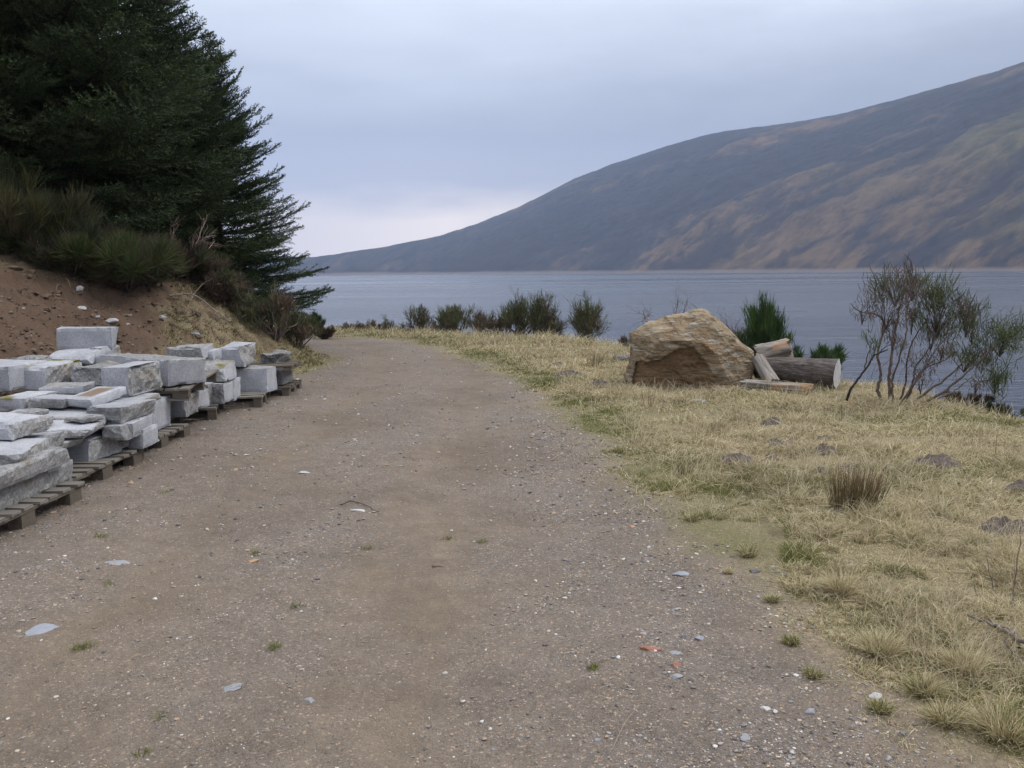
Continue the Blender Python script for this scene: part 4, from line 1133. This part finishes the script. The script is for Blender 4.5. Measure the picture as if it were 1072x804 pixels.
# the leggy broom on the edge, limbs traced at its real distance
def big_broom():
    global RNG; RNG = np.random.default_rng(777); rg = np.random.default_rng(778)
    base = ground_at(945, 9.75)
    t = thing('leggy_broom', 'old leggy broom with bare crooked stems and dark tufts over the water', 'bush', base)
    w = Geo(); g = Geo()
    def L(pts, r0, r1, c=(.095, .075, .063)):
        q = np.array([pY(u, v, Y)-base for u, v, Y in pts]); m = len(q)*5
        s = smooth_path(q, m); s += rg.normal(size=s.shape)*.004
        tube(w, s, np.linspace(r0, r1, m), np.array(c)*rg.uniform(.75, 1.3), 6, .08); return s
    limbs = [
        ([(886, 420, 9.6), (892, 406, 9.6), (905, 388, 9.65), (916, 372, 9.7), (930, 366, 9.7)], .016, .006, (.035, .028, .025)),
        ([(924, 420, 9.8), (919, 408, 9.8), (922, 392, 9.8), (919, 372, 9.8), (923, 350, 9.85), (924, 335, 9.9), (914, 328, 9.9), (900, 326, 9.9), (890, 318, 9.9)], .020, .004, (.13, .095, .075)),
        ([(931, 420, 9.75), (931, 395, 9.75), (934, 370, 9.75), (938, 345, 9.8), (943, 318, 9.85), (948, 300, 9.9)], .020, .006, (.16, .115, .09)),
        ([(936, 425, 9.7), (934, 400, 9.7), (940, 380, 9.6), (948, 352, 9.5), (950, 325, 9.5), (956, 298, 9.5)], .015, .004, (.16, .115, .09)),
        ([(940, 426, 9.9), (948, 400, 10.0), (950, 375, 10.0), (958, 352, 10.1), (970, 335, 10.1), (976, 318, 10.1)], .014, .004),
        ([(946, 426, 9.7), (956, 400, 9.6), (958, 385, 9.6), (972, 365, 9.6), (982, 345, 9.6), (986, 325, 9.6)], .014, .004),
        ([(950, 427, 9.9), (968, 412, 10.0), (990, 396, 10.1), (1012, 375, 10.2), (1022, 355, 10.3), (1026, 340, 10.3)], .016, .004),
        ([(955, 428, 9.7), (985, 412, 9.6), (1010, 392, 9.5), (1025, 378, 9.5), (1042, 362, 9.5), (1052, 350, 9.5)], .017, .004, (.15, .12, .10)),
        ([(958, 427, 9.8), (990, 414, 9.9), (1006, 404, 9.9), (1022, 390, 9.9)], .013, .004, (.15, .12, .10)),
        ([(948, 426, 10.1), (956, 404, 10.2), (968, 386, 10.2), (990, 376, 10.2), (1003, 366, 10.2)], .012, .004),
        ([(940, 426, 9.5), (960, 398, 9.4), (974, 374, 9.4), (992, 352, 9.4), (1012, 332, 9.4)], .012, .004),
        ([(995, 429, 10.1), (1012, 425, 10.1), (1020, 412, 10.2), (1024, 400, 10.3), (1036, 398, 10.3), (1042, 392, 10.3)], .013, .005),
        ([(905, 388, 9.65), (908, 372, 9.6), (912, 362, 9.6)], .008, .003),
        ([(919, 372, 9.8), (926, 364, 9.7), (940, 358, 9.7)], .007, .003),
        ([(934, 400, 9.7), (944, 405, 9.6), (955, 402, 9.6), (972, 392, 9.6)], .006, .002, (.3, .26, .22))]
    for pts, r0, r1, *c in limbs: L(pts, r0, r1, *c)
    def tuft(u, v, Y, ru, rv, n, cols, ln=.17, up=1.0, spread=.5):
        s = Y/F
        c0 = pY(u, v, Y)-base
        n = int(n*.68); m = max(3, n//24)
        for k in range(m):
            o = c0+np.array([rg.normal()*ru*s*.5, rg.normal()*ru*s*.5, rg.normal()*rv*s*.5])
            tube(w, smooth_path([c0+np.array([0, 0, -rv*s*1.3]), c0+(o-c0)*.5-np.array([0, 0, rv*s*.3]), o], 5), np.linspace(.005, .0025, 5), (.09, .07, .06), 3)
            q = n//m
            P = o+RNG.normal(size=(q, 3))*np.array([ru, ru, rv])*s*.28
            D = unit(np.array([(o-c0)[0]/(ru*s)*.5, 0, up])+RNG.normal(size=(q, 3))*spread*.8)
            col = cols[rg.integers(len(cols))]*(.65+.7*RNG.random((q, 1)))
            leaves(g, P-D*.05, D, RNG.uniform(.5, 1.2, q)*ln, .0085, col)
    G1 = [np.array((.085, .105, .040)), np.array((.095, .105, .052)), np.array((.065, .082, .036))]
    B1 = [np.array((.13, .095, .075)), np.array((.10, .08, .062)), np.array((.155, .11, .09))]
    tuft(938, 300, 9.8, 26, 16, 700, G1+B1); tuft(928, 322, 9.85, 18, 18, 380, B1, .13); tuft(955, 297, 9.6, 16, 14, 320, B1+G1)
    tuft(903, 322, 9.9, 16, 14, 180, B1, .12); tuft(935, 345, 9.8, 12, 16, 160, B1, .12); tuft(914, 362, 9.6, 10, 12, 110, G1, .12); tuft(935, 355, 9.75, 12, 10, 140, B1, .11)
    tuft(982, 322, 9.7, 20, 24, 1000, G1, .18); tuft(975, 345, 9.9, 16, 18, 360, G1+B1, .14); tuft(955, 330, 9.9, 12, 16, 240, G1+B1, .14); tuft(990, 308, 9.6, 14, 12, 260, G1)
    tuft(1012, 330, 9.6, 16, 18, 420, G1+B1, .16); tuft(1018, 342, 10.1, 14, 14, 280, G1, .15)
    tuft(1048, 350, 9.6, 22, 18, 1000, G1, .20, .8, .6); tuft(1010, 372, 10.1, 20, 14, 560, G1, .16); tuft(1028, 378, 9.6, 14, 10, 200, B1+G1, .12)
    tuft(1042, 395, 10.3, 16, 14, 560, G1, .16); tuft(985, 362, 9.7, 14, 14, 220, B1, .12); tuft(965, 385, 10.0, 16, 22, 200, B1, .12); tuft(1022, 402, 10.2, 10, 8, 90, B1, .1)
    # thin dead twigs through the middle
    for k in range(70):
        u, v = rg.uniform(905, 1035), rg.uniform(300, 410); Y = rg.uniform(9.4, 10.2)
        if v > 330+ (u-905)*-.2+90: continue
        p = pY(u, v, Y)-base; d = unit(np.array([rg.normal()*.5+.3*(u-950)/100, rg.normal()*.3, 1.0]))
        tube(w, smooth_path([p, p+d*.1+rg.normal(size=3)*.015, p+d*rg.uniform(.16, .3)], 5), np.linspace(.0035, .0015, 5), np.array((.13, .10, .085))*rg.uniform(.7, 1.4), 3)
    link('stems', w.mesh('stems', [M_WOOD], True), t); link('foliage', g.mesh('foliage', [M_LEAF]), t)
big_broom()
g = ground_at(1052, 9.9)
broom(g, 'dark low broom on the drop below the leggy one, at the picture edge', 731, pY(1052, 424, 9.9)[2]-g[2], .35, 12, 70, DULL, leggy=.2)
g = ground_at(1012, 10.6)
broom(g, 'brown low scrub at the foot of the leggy broom, by the water edge', 732, max(.25, pY(1012, 424, 10.6)[2]-g[2]), .3, 10, 60, BROWN, leggy=.1)

# dead branches
def branch(pts, r0, r1, label, subs=(), c=(.26, .215, .18), name='dead_branch', seed=1):
    g = Geo(); rg = np.random.default_rng(seed); o0 = np.array(pts[0], float)
    q = smooth_path(np.array(pts)-o0, len(pts)*6); q += rg.normal(size=q.shape)*.004
    tube(g, q, np.linspace(r0, r1, len(q)), c, 7, .1, True)
    for s in subs:
        k = smooth_path(np.array(s)-o0, len(s)*5); k += rg.normal(size=k.shape)*.003
        tube(g, k, np.linspace(r1*1.4, .0015, len(k)), np.array(c)*rg.uniform(.8, 1.2), 5, .1)
    o = link(name, g.mesh(name, [M_WOOD])); o.location = o0
    return tag(o, label, 'branch')
def bp(u, v, dz=.05): 
    p = hit(u, v); return (p[0], p[1], p[2]+dz)
branch([bp(178, 316, .10), bp(203, 319, .16), bp(226, 333, .12), bp(244, 343, .04)], .016, .007, 'pale fallen branch lying on the grassy bank under the spruces',
       [[bp(203, 319, .16), bp(197, 326, .08), bp(190, 333, .02)], [bp(203, 319, .16), tuple(np.array(bp(203, 319, .32))+[.12, .1, 0]), tuple(np.array(bp(203, 319, .42))+[.3, .1, 0])], [bp(226, 333, .12), bp(232, 340, .06), bp(238, 341, .03)]], seed=5)
Yb = 3.75
def bq(u, v, Y): return tuple(pY(u, v, Y))
gx = bp(1010, 655, .03)
branch([bp(1100, 700, .03), bp(1072, 688, .06), bp(1042, 672, .07), bp(1012, 655, .05)], .011, .005, 'dead bare branch lying in the grass nearest the camera',
       [[bp(1042, 672, .07), bq(1030, 640, 4.0), bq(1018, 612, 4.0)], [bp(1050, 675, .07), bq(1052, 645, 3.9), bq(1064, 620, 3.9)], [bp(1060, 680, .06), bq(1045, 640, 4.0), bq(1032, 580, 4.1)], [bp(1066, 690, .05), bq(1060, 640, 3.8), bq(1068, 560, 3.9)]], (.20, .165, .135), seed=9)
branch([bp(1090, 712, .02), bp(1062, 692, .03), bp(1050, 678, .03)], .008, .004, 'second dead branch, shorter and darker, crossing the nearest one', c=(.14, .11, .09), seed=10)
branch([bp(356, 530, .01), bp(372, 527, .015), bp(396, 537, .01)], .004, .002, 'thin dark twig lying curved on the track by a whitish stone', c=(.06, .05, .04), seed=12)

# ------------------------------------------------------------------ grass
STRAW = np.array([(.63, .545, .345), (.52, .435, .26), (.72, .65, .46), (.36, .28, .165), (.57, .50, .31)])
GRN = np.array([(.185, .20, .06), (.14, .165, .048), (.26, .255, .09)])
def masks(x, y):
    dr = sdist(ROAD, x, y); db = -sdist(BANK, x, y); de = sdist(EDGE, x, y)
    n1 = fbm(x*1.2, y*1.2, seed=21); n2 = fbm(x*5, y*5, seed=22); n3 = fbm(x*18, y*18, oct=3, seed=23)
    return dr, db, de, n1, n2, n3
def build_grass():
    global RNG; RNG = np.random.default_rng(900)
    g = Geo()
    def sow(n, rmin, rmax, a0, a1, hfun, tall=1.0, pw=1.0):
        r = np.exp(RNG.uniform(np.log(rmin), np.log(rmax), n)); a = np.radians(RNG.uniform(a0, a1, n))
        x = np.sin(a)*r; y = np.cos(a)*r
        dr, db, de, n1, n2, n3 = masks(x, y)
        edge = dr+.22*n1+.16*n2+.06*n3
        gy = sstep(-.425, -.34, x/np.maximum(y, 1.0)+.05*n1+.05*n2+.015*n3)
        w = (.10*sstep(-.45, -.1, edge)+.9*sstep(-.08, .22, edge))*(de < 3.5)
        w = np.where(db > 0, sstep(.0, .3, db)*(gy*.9+.06*sstep(1.9, 2.8, db))*(1-.7*sstep(3.0, 4.2, db)), w)
        w *= .6+.4*sstep(-.25, .2, n2+.5*n3)
        bare = sstep(.42, .62, n2*.75+n1*.5); w *= 1-.3*bare
        keep = RNG.random(n) < w
        x, y, r, n1, n2, n3, db, de, dr = (q[keep] for q in (x, y, r, n1, n2, n3, db, de, dr))
        m = len(x)
        z = terrain(x, y)
        gr = np.clip(.22+.8*fbm(x*.8, y*.8, seed=31)+.35*n2+.28*(1-sstep(0, .8, np.abs(dr-.3))), 0.04, .85)
        isg = RNG.random(m) < .20+gr*.75+.45*np.exp(-((dr-.25)/.35)**2)*(db < 0)*(n1 > -.25)
        col = np.where(isg[:, None], GRN[RNG.integers(len(GRN), size=m)], STRAW[RNG.integers(len(STRAW), size=m)])*(.75+.5*RNG.random((m, 1)))
        pv = fbm(x*1.7, y*1.7, seed=37)
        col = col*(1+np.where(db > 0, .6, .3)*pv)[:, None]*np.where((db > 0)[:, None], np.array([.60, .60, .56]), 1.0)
        tus = np.clip(.55+1.0*fbm(x*2.6, y*2.6, seed=35)+.5*n3, .15, 1.5)
        lake = sstep(-3.0, -.6, de)*sstep(13.5, 17, y)
        L = hfun(m)*tus*np.where(isg, .55, 1.0)*(1+1.3*lake)*(.6+.4*sstep(-.1, .5, np.where(db > 0, 1, dr)))
        ta = RNG.uniform(0, 6.28, m)+0; tm = np.where(RNG.random(m) < .3, RNG.uniform(1, 3, m), np.abs(RNG.normal(size=m))*.7)*np.where(isg, .6, 1.0)*(1-.5*lake)
        wind = np.stack([.25+0*x, .1+0*x], 1)
        D = unit(np.stack([np.cos(ta)*tm+wind[:, 0]*.5, np.sin(ta)*tm+wind[:, 1]*.5, np.ones(m)], 1))
        bend = np.stack([np.cos(ta), np.sin(ta), -.5+0*ta], 1)*(L*RNG.uniform(.1, .7, m))[:, None]
        W = np.clip(.0006*r, .0030, .010)*RNG.uniform(.7, 1.5, m)
        blades(g, np.stack([x, y, z-.006], 1), D, L, W, bend, col*np.array([.50, .46, .42]), col*1.2)  # blade bases darker: browner thatch, with the shade of the gaps painted in
    sow(420000, 2.5, 6.0, 18, 41, lambda m: RNG.uniform(.04, .17, m))
    sow(260000, 5.5, 14, 0, 38, lambda m: RNG.uniform(.05, .17, m))
    sow(150000, 12, 28, -14, 26, lambda m: RNG.uniform(.05, .17, m))
    sow(150000, 9, 20, -34, -10, lambda m: RNG.uniform(.05, .17, m))
    # long bleached straws in loose clumps
    n = 60000
    r = np.exp(RNG.uniform(np.log(2.6), np.log(24), n)); a = np.radians(RNG.uniform(-8, 41, n)); x = np.sin(a)*r; y = np.cos(a)*r
    dr, db, de, n1, n2, n3 = masks(x, y)
    w = sstep(.05, .4, dr+.22*n1+.16*n2)*(de < 1.5)*(db < 0)*sstep(-.1, .45, fbm(x*2.2, y*2.2, seed=91)+.5*n3)
    k = RNG.random(n) < w; x, y, r = x[k], y[k], r[k]; m = len(x)
    tm = np.where(RNG.random(m) < .35, RNG.uniform(.8, 2.5, m), np.abs(RNG.normal(size=m))*.35); ta = RNG.uniform(0, 6.28, m)
    D = unit(np.stack([np.cos(ta)*tm+.12, np.sin(ta)*tm, np.ones(m)], 1)); L = RNG.uniform(.09, .26, m)
    col = np.array([.70, .62, .43])*RNG.uniform(.7, 1.15, (m, 1))
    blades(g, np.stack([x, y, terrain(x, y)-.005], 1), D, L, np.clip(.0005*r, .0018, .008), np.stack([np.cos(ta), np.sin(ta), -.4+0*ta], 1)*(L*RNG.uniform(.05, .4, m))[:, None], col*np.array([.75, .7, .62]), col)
    # low green sprouts on the track itself
    for (u, v, w) in [(175, 516, 14), (82, 680, 10), (112, 613, 12), (268, 580, 8), (310, 637, 10), (168, 752, 12), (150, 790, 14), (470, 565, 10), (505, 568, 8), (90, 678, 12), (105, 562, 10), (620, 700, 8), (384, 575, 10), (287, 679, 9)]:
        P = hit(u, v); s = w*np.linalg.norm(P-CAM)/F; m = 60
        q = P+np.concatenate([RNG.normal(size=(m, 2))*s*.35, np.zeros((m, 1))], 1)
        D = unit(np.concatenate([RNG.normal(size=(m, 2))*.6, np.ones((m, 1))], 1))
        blades(g, q, D, RNG.uniform(.012, .035, m), .0028, D*[[.01, .01, 0]], GRN[RNG.integers(3, size=m)]*.9)
    print('GRASS', g.n)
    tag(link('grass', g.mesh('grass', [M_GRASS])), kind='stuff')
build_grass()

def tussock(u, v, wpx, hpx, label, seed, green=.25, n=260, name='grass_tussock', P=None):
    global RNG; RNG = np.random.default_rng(seed)
    P = hit(u, v) if P is None else P; d = np.linalg.norm(P-CAM); w = wpx*d/F; h = hpx*d/F
    g = Geo()
    a = RNG.uniform(0, 6.28, n); rr = np.sqrt(RNG.random(n))*w*.24
    b = np.stack([np.cos(a)*rr, np.sin(a)*rr, np.zeros(n)], 1)
    b[:, 2] = terrain(P[0]+b[:, 0], P[1]+b[:, 1])-P[2]-.004
    t = np.abs(RNG.normal(size=n))*.55; a2 = a+RNG.normal(size=n)*1.0
    D = unit(np.stack([np.cos(a2)*t, np.sin(a2)*t, np.ones(n)], 1)); L = np.hypot(w*.5, h)*RNG.uniform(.45, 1.1, n)
    isg = RNG.random(n) < green
    col = np.where(isg[:, None], GRN[RNG.integers(3, size=n)], STRAW[RNG.integers(5, size=n)]*1.05)*(.75+.5*RNG.random((n, 1)))
    bend = np.stack([np.cos(a2), np.sin(a2), -.7+0*a2], 1)*(L*RNG.uniform(.05, .5, n))[:, None]
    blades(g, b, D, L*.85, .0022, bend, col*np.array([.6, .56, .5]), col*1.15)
    o = link(name, g.mesh(name, [M_GRASS])); o.location = P
    return tag(o, label, 'grass tuft', 'grass tussocks along the edge of the track')
for i, a in enumerate([
    (922, 686, 56, 22, 'big pale straw tussock with drooping blades at the track edge', .2, 420),
    (828, 675, 26, 9, 'small green tuft standing alone on the gravel edge', .7, 160),
    (851, 710, 26, 9, 'small tuft on the gravel with two long bent stalks', .6, 160),
    (922, 745, 32, 12, 'half green tuft growing over a pale stone', .6, 200),
    (967, 728, 44, 20, 'green based tussock next to the big pale one', .45, 320),
    (990, 758, 48, 20, 'ragged straw tussock low at the picture corner', .35, 320),
    (1010, 706, 50, 28, 'tall straw tussock below the dead branch', .2, 340),
    (880, 622, 44, 28, 'upright straw tussock leaning over the bare verge', .15, 300),
    (783, 583, 30, 12, 'flat tuft in front of the first turf', .5, 180),
    (808, 630, 22, 7, 'low greenish tuft spreading flat on bare mud', .6, 150),
    (762, 600, 16, 7, 'tiny straw tuft alone beside the dark angular stone', .2, 110),
    (1050, 775, 60, 34, 'biggest tussock, cut off by the picture corner', .3, 380),
    (724, 545, 24, 9, 'tuft where gravel and turf meet, beyond the slates', .5, 150),
    (648, 474, 22, 9, 'distant green tuft on the stony verge', .6, 140)]):
    tussock(a[0], a[1], a[2]*.9, a[3]*1.05, a[4], 1000+i, a[5], int(a[6]*2.2))

def rush(u, v, wpx, hpx, label, seed, n=170, brown=.35):
    global RNG; RNG = np.random.default_rng(seed)
    P = hit(u, v); d = np.linalg.norm(P-CAM); w = wpx*d/F; h = hpx*d/F
    g = Geo(); a = RNG.uniform(0, 6.28, n); rr = np.sqrt(RNG.random(n))
    b = np.stack([np.cos(a)*rr*w*.42, np.sin(a)*rr*w*.22, np.zeros(n)], 1)
    b[:, 2] = terrain(P[0]+b[:, 0], P[1]+b[:, 1])-P[2]-.01
    D = unit(np.stack([np.cos(a)*rr*.22+RNG.normal(size=n)*.10+.08, np.sin(a)*rr*.2+RNG.normal(size=n)*.08, np.ones(n)], 1))
    col = np.where((RNG.random(n) < brown)[:, None], np.array([.20, .13, .075]), np.array([.085, .095, .035]))*(.7+.6*RNG.random((n, 1)))
    blades(g, b, D, h*RNG.uniform(.55, 1.1, n), .0050, D*0, col, np.array([.17, .11, .065])*(.8+.4*RNG.random((n, 1))))
    o = link('rush_clump', g.mesh('rush_clump', [M_GRASS])); o.location = P
    return tag(o, label, 'rush clump')
rush(895, 532, 56, 46, 'big upright clump of green and brown rushes in the turf', 1101, 330)
rush(716, 497, 16, 20, 'small clump of dark rushes near the verge by the track', 1102, 30)
rush(623, 384, 18, 20, 'clump of tall yellowish rushes at the far lakeside', 1103, 60, .5)
rush(680, 428, 12, 30, 'sparse reddish dock stems in front of the boulder', 1104, 16, 1.0)

def stalk(u, v, top, label, seed, c=(.42, .36, .25), curve=0.0, r=.0016, Yo=0.0):
    """one dry stem rising from the ground point under (u, v) to the height seen at top"""
    rg = np.random.default_rng(seed); P = hit(u, v); q = pY(top[0], top[1], P[1]+Yo)-P
    g = Geo(); m = q*.5+np.array([curve, 0, .02])
    tube(g, smooth_path([np.array([0, 0, -.01]), m, q], 9), np.linspace(r, r*.5, 9), c, 4)
    o = link('dry_stalk', g.mesh('dry_stalk', [M_GRASS])); o.location = P
    return tag(o, label, 'dry stalk', 'single dry stalks standing in the grass')
for i, a in enumerate([
    ((852, 706), (811, 646), 'long straw stalk leaning away from the small gravel tuft', {}),
    ((866, 706), (888, 656), 'long straw stalk leaning to the turf from the small gravel tuft', {}),
    ((832, 712), (944, 724), 'long straw stalk lying almost flat across the gravel edge', dict(Yo=-.15)),
    ((1029, 765), (1063, 640), 'tallest pale stalk in front of the dead branch', dict(r=.0025)),
    ((1020, 402), (1019, 402), 'x', {}),
    ((842, 610), (840, 520), 'thin upright stalk before the rush clump', {}),
    ((1038, 452), (1044, 408), 'pale stalk standing against the dark low broom', dict(r=.003)),
    ((1042, 478), (1044, 452), 'dark stalk at the turf edge below the pale one', dict(c=(.1, .08, .06), r=.003)),
    ((705, 405), (705, 380), 'pale dry stalk against the dark hollow of the boulder', dict(r=.004)),
    ((881, 446), (881, 424), 'dark short stalk in the turf before the leggy broom', dict(c=(.1, .08, .06), r=.003)),
    ((638, 788), (668, 740), 'single bent straw lying loose on the gravel', dict(Yo=.28)),
    ((730, 468), (731, 452), 'dark stalk in turf towards the boulder', dict(c=(.12, .12, .06), r=.003))]):
    if a[2] != 'x': stalk(a[0][0], a[0][1], a[1], a[2], 1200+i, **a[3])

# ------------------------------------------------------------------ loose gravel on the track, rubble on the bank
def build_gravel(name, n, rmin, rmax, a0, a1, which, smin, smax, seed):
    rg = np.random.default_rng(seed)
    r = np.exp(rg.uniform(np.log(rmin), np.log(rmax), n)); a = np.radians(rg.uniform(a0, a1, n))
    x = np.sin(a)*r; y = np.cos(a)*r
    dr, db, de, n1, n2, n3 = masks(x, y)
    if which == 'road':
        cl = np.interp(y, [-5, 2, 6, 10, 14, 18, 22], [-1.0, -1.0, -1.0, -1.05, -1.2, -1.8, -4])
        lat = x-cl+.15*n1
        fine = np.clip(np.exp(-((lat-.55)/.42)**2)*.75+np.exp(-((lat+.95)/.45)**2)*.6+.3*n1, 0, 1)
        w = (1-sstep(-.1, .35, dr+.22*n1+.16*n2))*(1-.85*fine)*(.5+1.0*sstep(-1.4, -.4, dr)*(x > 0))*(.12+.88*sstep(-.25, .4, n2+.4*n3))
    else:
        w = sstep(-.1, .2, db)*(1-sstep(-.40, -.30, x/np.maximum(y, 1)+.05*n1))*(1-sstep(2.2, 3.0, db))*(.3+.7*sstep(-.2, .3, n2))
    k = rg.random(n) < w
    x, y, r = x[k], y[k], r[k]; m = len(x)
    z = terrain(x, y)
    sz = smin*np.exp(rg.exponential(.42, m)); sz = np.minimum(sz, smax)*np.clip(r/5, .75, 1.6)
    # octahedron split once, pushed about: one lump per stone
    bm = bmesh.new(); bmesh.ops.create_icosphere(bm, subdivisions=1, radius=1)
    T = np.array([v.co[:] for v in bm.verts]); Fc = np.array([[v.index for v in f.verts] for f in bm.faces]); bm.free()
    V = T[None]*(1+.22*rg.normal(size=(m, len(T), 1)))*np.stack([rg.uniform(.7, 1.3, m), rg.uniform(.6, 1.1, m), rg.uniform(.35, .75, m)], 1)[:, None]
    ang = rg.uniform(0, 6.28, m); c, s = np.cos(ang)[:, None], np.sin(ang)[:, None]
    X = V[..., 0]*c-V[..., 1]*s; Yv = V[..., 0]*s+V[..., 1]*c
    V = np.stack([X, Yv, V[..., 2]], -1)*sz[:, None, None]*.5
    V += np.stack([x, y, z+sz*.10], 1)[:, None]
    if which == 'road':
        pal = np.array([(.19, .165, .145), (.24, .21, .185), (.11, .098, .092), (.33, .30, .275), (.24, .175, .125), (.34, .245, .16), (.50, .475, .44), (.22, .225, .24), (.42, .36, .27)])
        p = [.2, .17, .12, .13, .12, .08, .07, .05, .06]
    else:
        pal = np.array([(.12, .08, .055), (.16, .11, .08), (.08, .055, .04), (.26, .23, .2), (.18, .13, .09)]); p = [.3, .25, .31, .04, .10]
    col = pal[rg.choice(len(pal), m, p=p)]*(.8+.4*rg.random((m, 1)))
    F3 = (Fc[None]+np.arange(m)[:, None, None]*len(T)).reshape(-1, 3)
    print(name, m)
    me = np_mesh(name, V.reshape(-1, 3), [F3], [M_PEBBLE], np.repeat(col, len(T), 0))
    tag(link(name, me), kind='stuff')
build_gravel('gravel', 190000, 2.2, 20, -34, 30, 'road', .0048, .026, 1301)
build_gravel('rubble', 50000, 6, 18, -52, -16, 'bank', .012, .07, 1302)

# ------------------------------------------------------------------ sky, sun, air
SUN_EL, SUN_AZ = R(48), R(75)          # azimuth clockwise from +Y (ahead): from the right, a little ahead
def build_sky():
    w = bpy.data.worlds.new('World'); scene.world = w; w.use_nodes = True
    nt = w.node_tree; bg = nt.nodes['Background']
    sky = nt.nodes.new('ShaderNodeTexSky'); sky.sky_type = 'NISHITA'; sky.sun_disc = False
    sky.sun_elevation = SUN_EL; sky.sun_rotation = SUN_AZ; sky.altitude = 200; sky.air_density = 1.0; sky.dust_density = 2.0
    tc = nt.nodes.new('ShaderNodeTexCoord'); g = tc.outputs['Generated']
    sp = nt.nodes.new('ShaderNodeSeparateXYZ'); nt.links.new(g, sp.inputs[0])
    mp = nt.nodes.new('ShaderNodeMapping'); mp.inputs['Scale'].default_value = (1.0, 1.0, 3.5); nt.links.new(g, mp.inputs[0])
    n1 = noise_n(nt, mp.outputs[0], 2.2, 5, .55, .2); n2 = noise_n(nt, mp.outputs[0], 7, 4, .5, .2)
    z = sp.outputs['Z']
    zz = math_n(nt, 'ADD', z, math_n(nt, 'MULTIPLY', math_n(nt, 'SUBTRACT', n1, .5), .14))
    zz = math_n(nt, 'ADD', zz, math_n(nt, 'MULTIPLY', math_n(nt, 'SUBTRACT', n2, .5), .045))
    # overcast radiance by elevation (x10, the background strength is .1)
    grad = ramp(nt, [(0.0, (5.2, 4.9, 5.25)), (.045, (5.0, 4.75, 5.2)), (.09, (4.1, 4.1, 4.85)), (.15, (3.5, 3.7, 4.65)), (.205, (4.3, 4.65, 5.6)), (.29, (6.2, 6.8, 7.8)), (.5, (9.4, 9.9, 11.2)), (1.0, (14.0, 14.2, 15.0))], zz)
    # a paler gap under the cloud where the loch opens out, left of the hill
    ax = math_n(nt, 'ABSOLUTE', math_n(nt, 'ADD', sp.outputs['X'], .07))
    gap = math_n(nt, 'MULTIPLY', ramp(nt, [(0.0, (1,)*3), (.30, (0,)*3)], ax).outputs[0], ramp(nt, [(.05, (1,)*3), (.095, (0,)*3)], zz).outputs[0])
    c = mixc(nt, math_n(nt, 'MULTIPLY', gap, .85), grad.outputs[0], (9.2, 7.9, 7.2))
    # the cloud is thickest over the hill, low and to that side
    sx = ramp(nt, [(.0, (0,)*3), (.40, (0,)*3), (.62, (1,)*3), (1, (1,)*3)], math_n(nt, 'ADD', math_n(nt, 'MULTIPLY', sp.outputs['X'], .5), .45)).outputs[0]
    sz = ramp(nt, [(.02, (.6,)*3), (.09, (1,)*3), (.19, (.85,)*3), (.30, (0,)*3)], zz).outputs[0]
    sdm = math_n(nt, 'SUBTRACT', 1.07, math_n(nt, 'MULTIPLY', math_n(nt, 'MULTIPLY', sx, sz), .30))
    cs = nt.nodes.new('ShaderNodeVectorMath'); cs.operation = 'SCALE'; nt.links.new(c, cs.inputs[0]); nt.links.new(sdm, cs.inputs['Scale'])
    cloud = mixc(nt, .94, sky.outputs[0], cs.outputs[0])
    nt.links.new(cloud, bg.inputs['Color']); bg.inputs['Strength'].default_value = .1
    l = bpy.data.lights.new('sun', 'SUN'); l.energy = 1.35; l.angle = R(18); l.color = (1, .96, .9)
    o = bpy.data.objects.new('sun', l); C.objects.link(o)
    d = Vector((math.sin(SUN_AZ)*math.cos(SUN_EL), math.cos(SUN_AZ)*math.cos(SUN_EL), math.sin(SUN_EL)))
    o.rotation_euler = d.to_track_quat('Z', 'Y').to_euler(); o.location = d*60
build_sky()
def build_haze():
    m = bpy.data.materials.new('damp air'); m.use_nodes = True; nt = m.node_tree; nt.nodes.clear()
    out = nt.nodes.new('ShaderNodeOutputMaterial'); v = nt.nodes.new('ShaderNodeVolumePrincipled')
    v.inputs['Color'].default_value = (.58, .74, 1.0, 1); v.inputs['Density'].default_value = HAZE
    v.inputs['Anisotropy'].default_value = .0
    nt.links.new(v.outputs[0], out.inputs['Volume'])
    x0, x1, y0, y1, z0, z1 = -3500, 3500, -3500, 4200, -10.5, HILL_TOP+40
    vs = np.array([(x, y, z) for z in (z0, z1) for y in (y0, y1) for x in (x0, x1)], float)
    f = np.array([[0, 2, 3, 1], [4, 5, 7, 6], [0, 1, 5, 4], [2, 6, 7, 3], [0, 4, 6, 2], [1, 3, 7, 5]])
    tag(link('haze', np_mesh('haze', vs, [f], [m])), kind='stuff')
HAZE = .00015
build_haze()
scene.view_settings.view_transform = 'Standard'; scene.view_settings.look = 'None'
scene.view_settings.exposure = 0.36; scene.view_settings.gamma = 1.0; scene.view_settings.use_curve_mapping = False
scene.cycles.use_denoising = True
try: scene.cycles.denoiser = 'OPENIMAGEDENOISE'
except Exception: pass
scene.cycles.max_bounces = 6; scene.cycles.diffuse_bounces = 3; scene.cycles.volume_bounces = 1
scene.cycles.transparent_max_bounces = 8
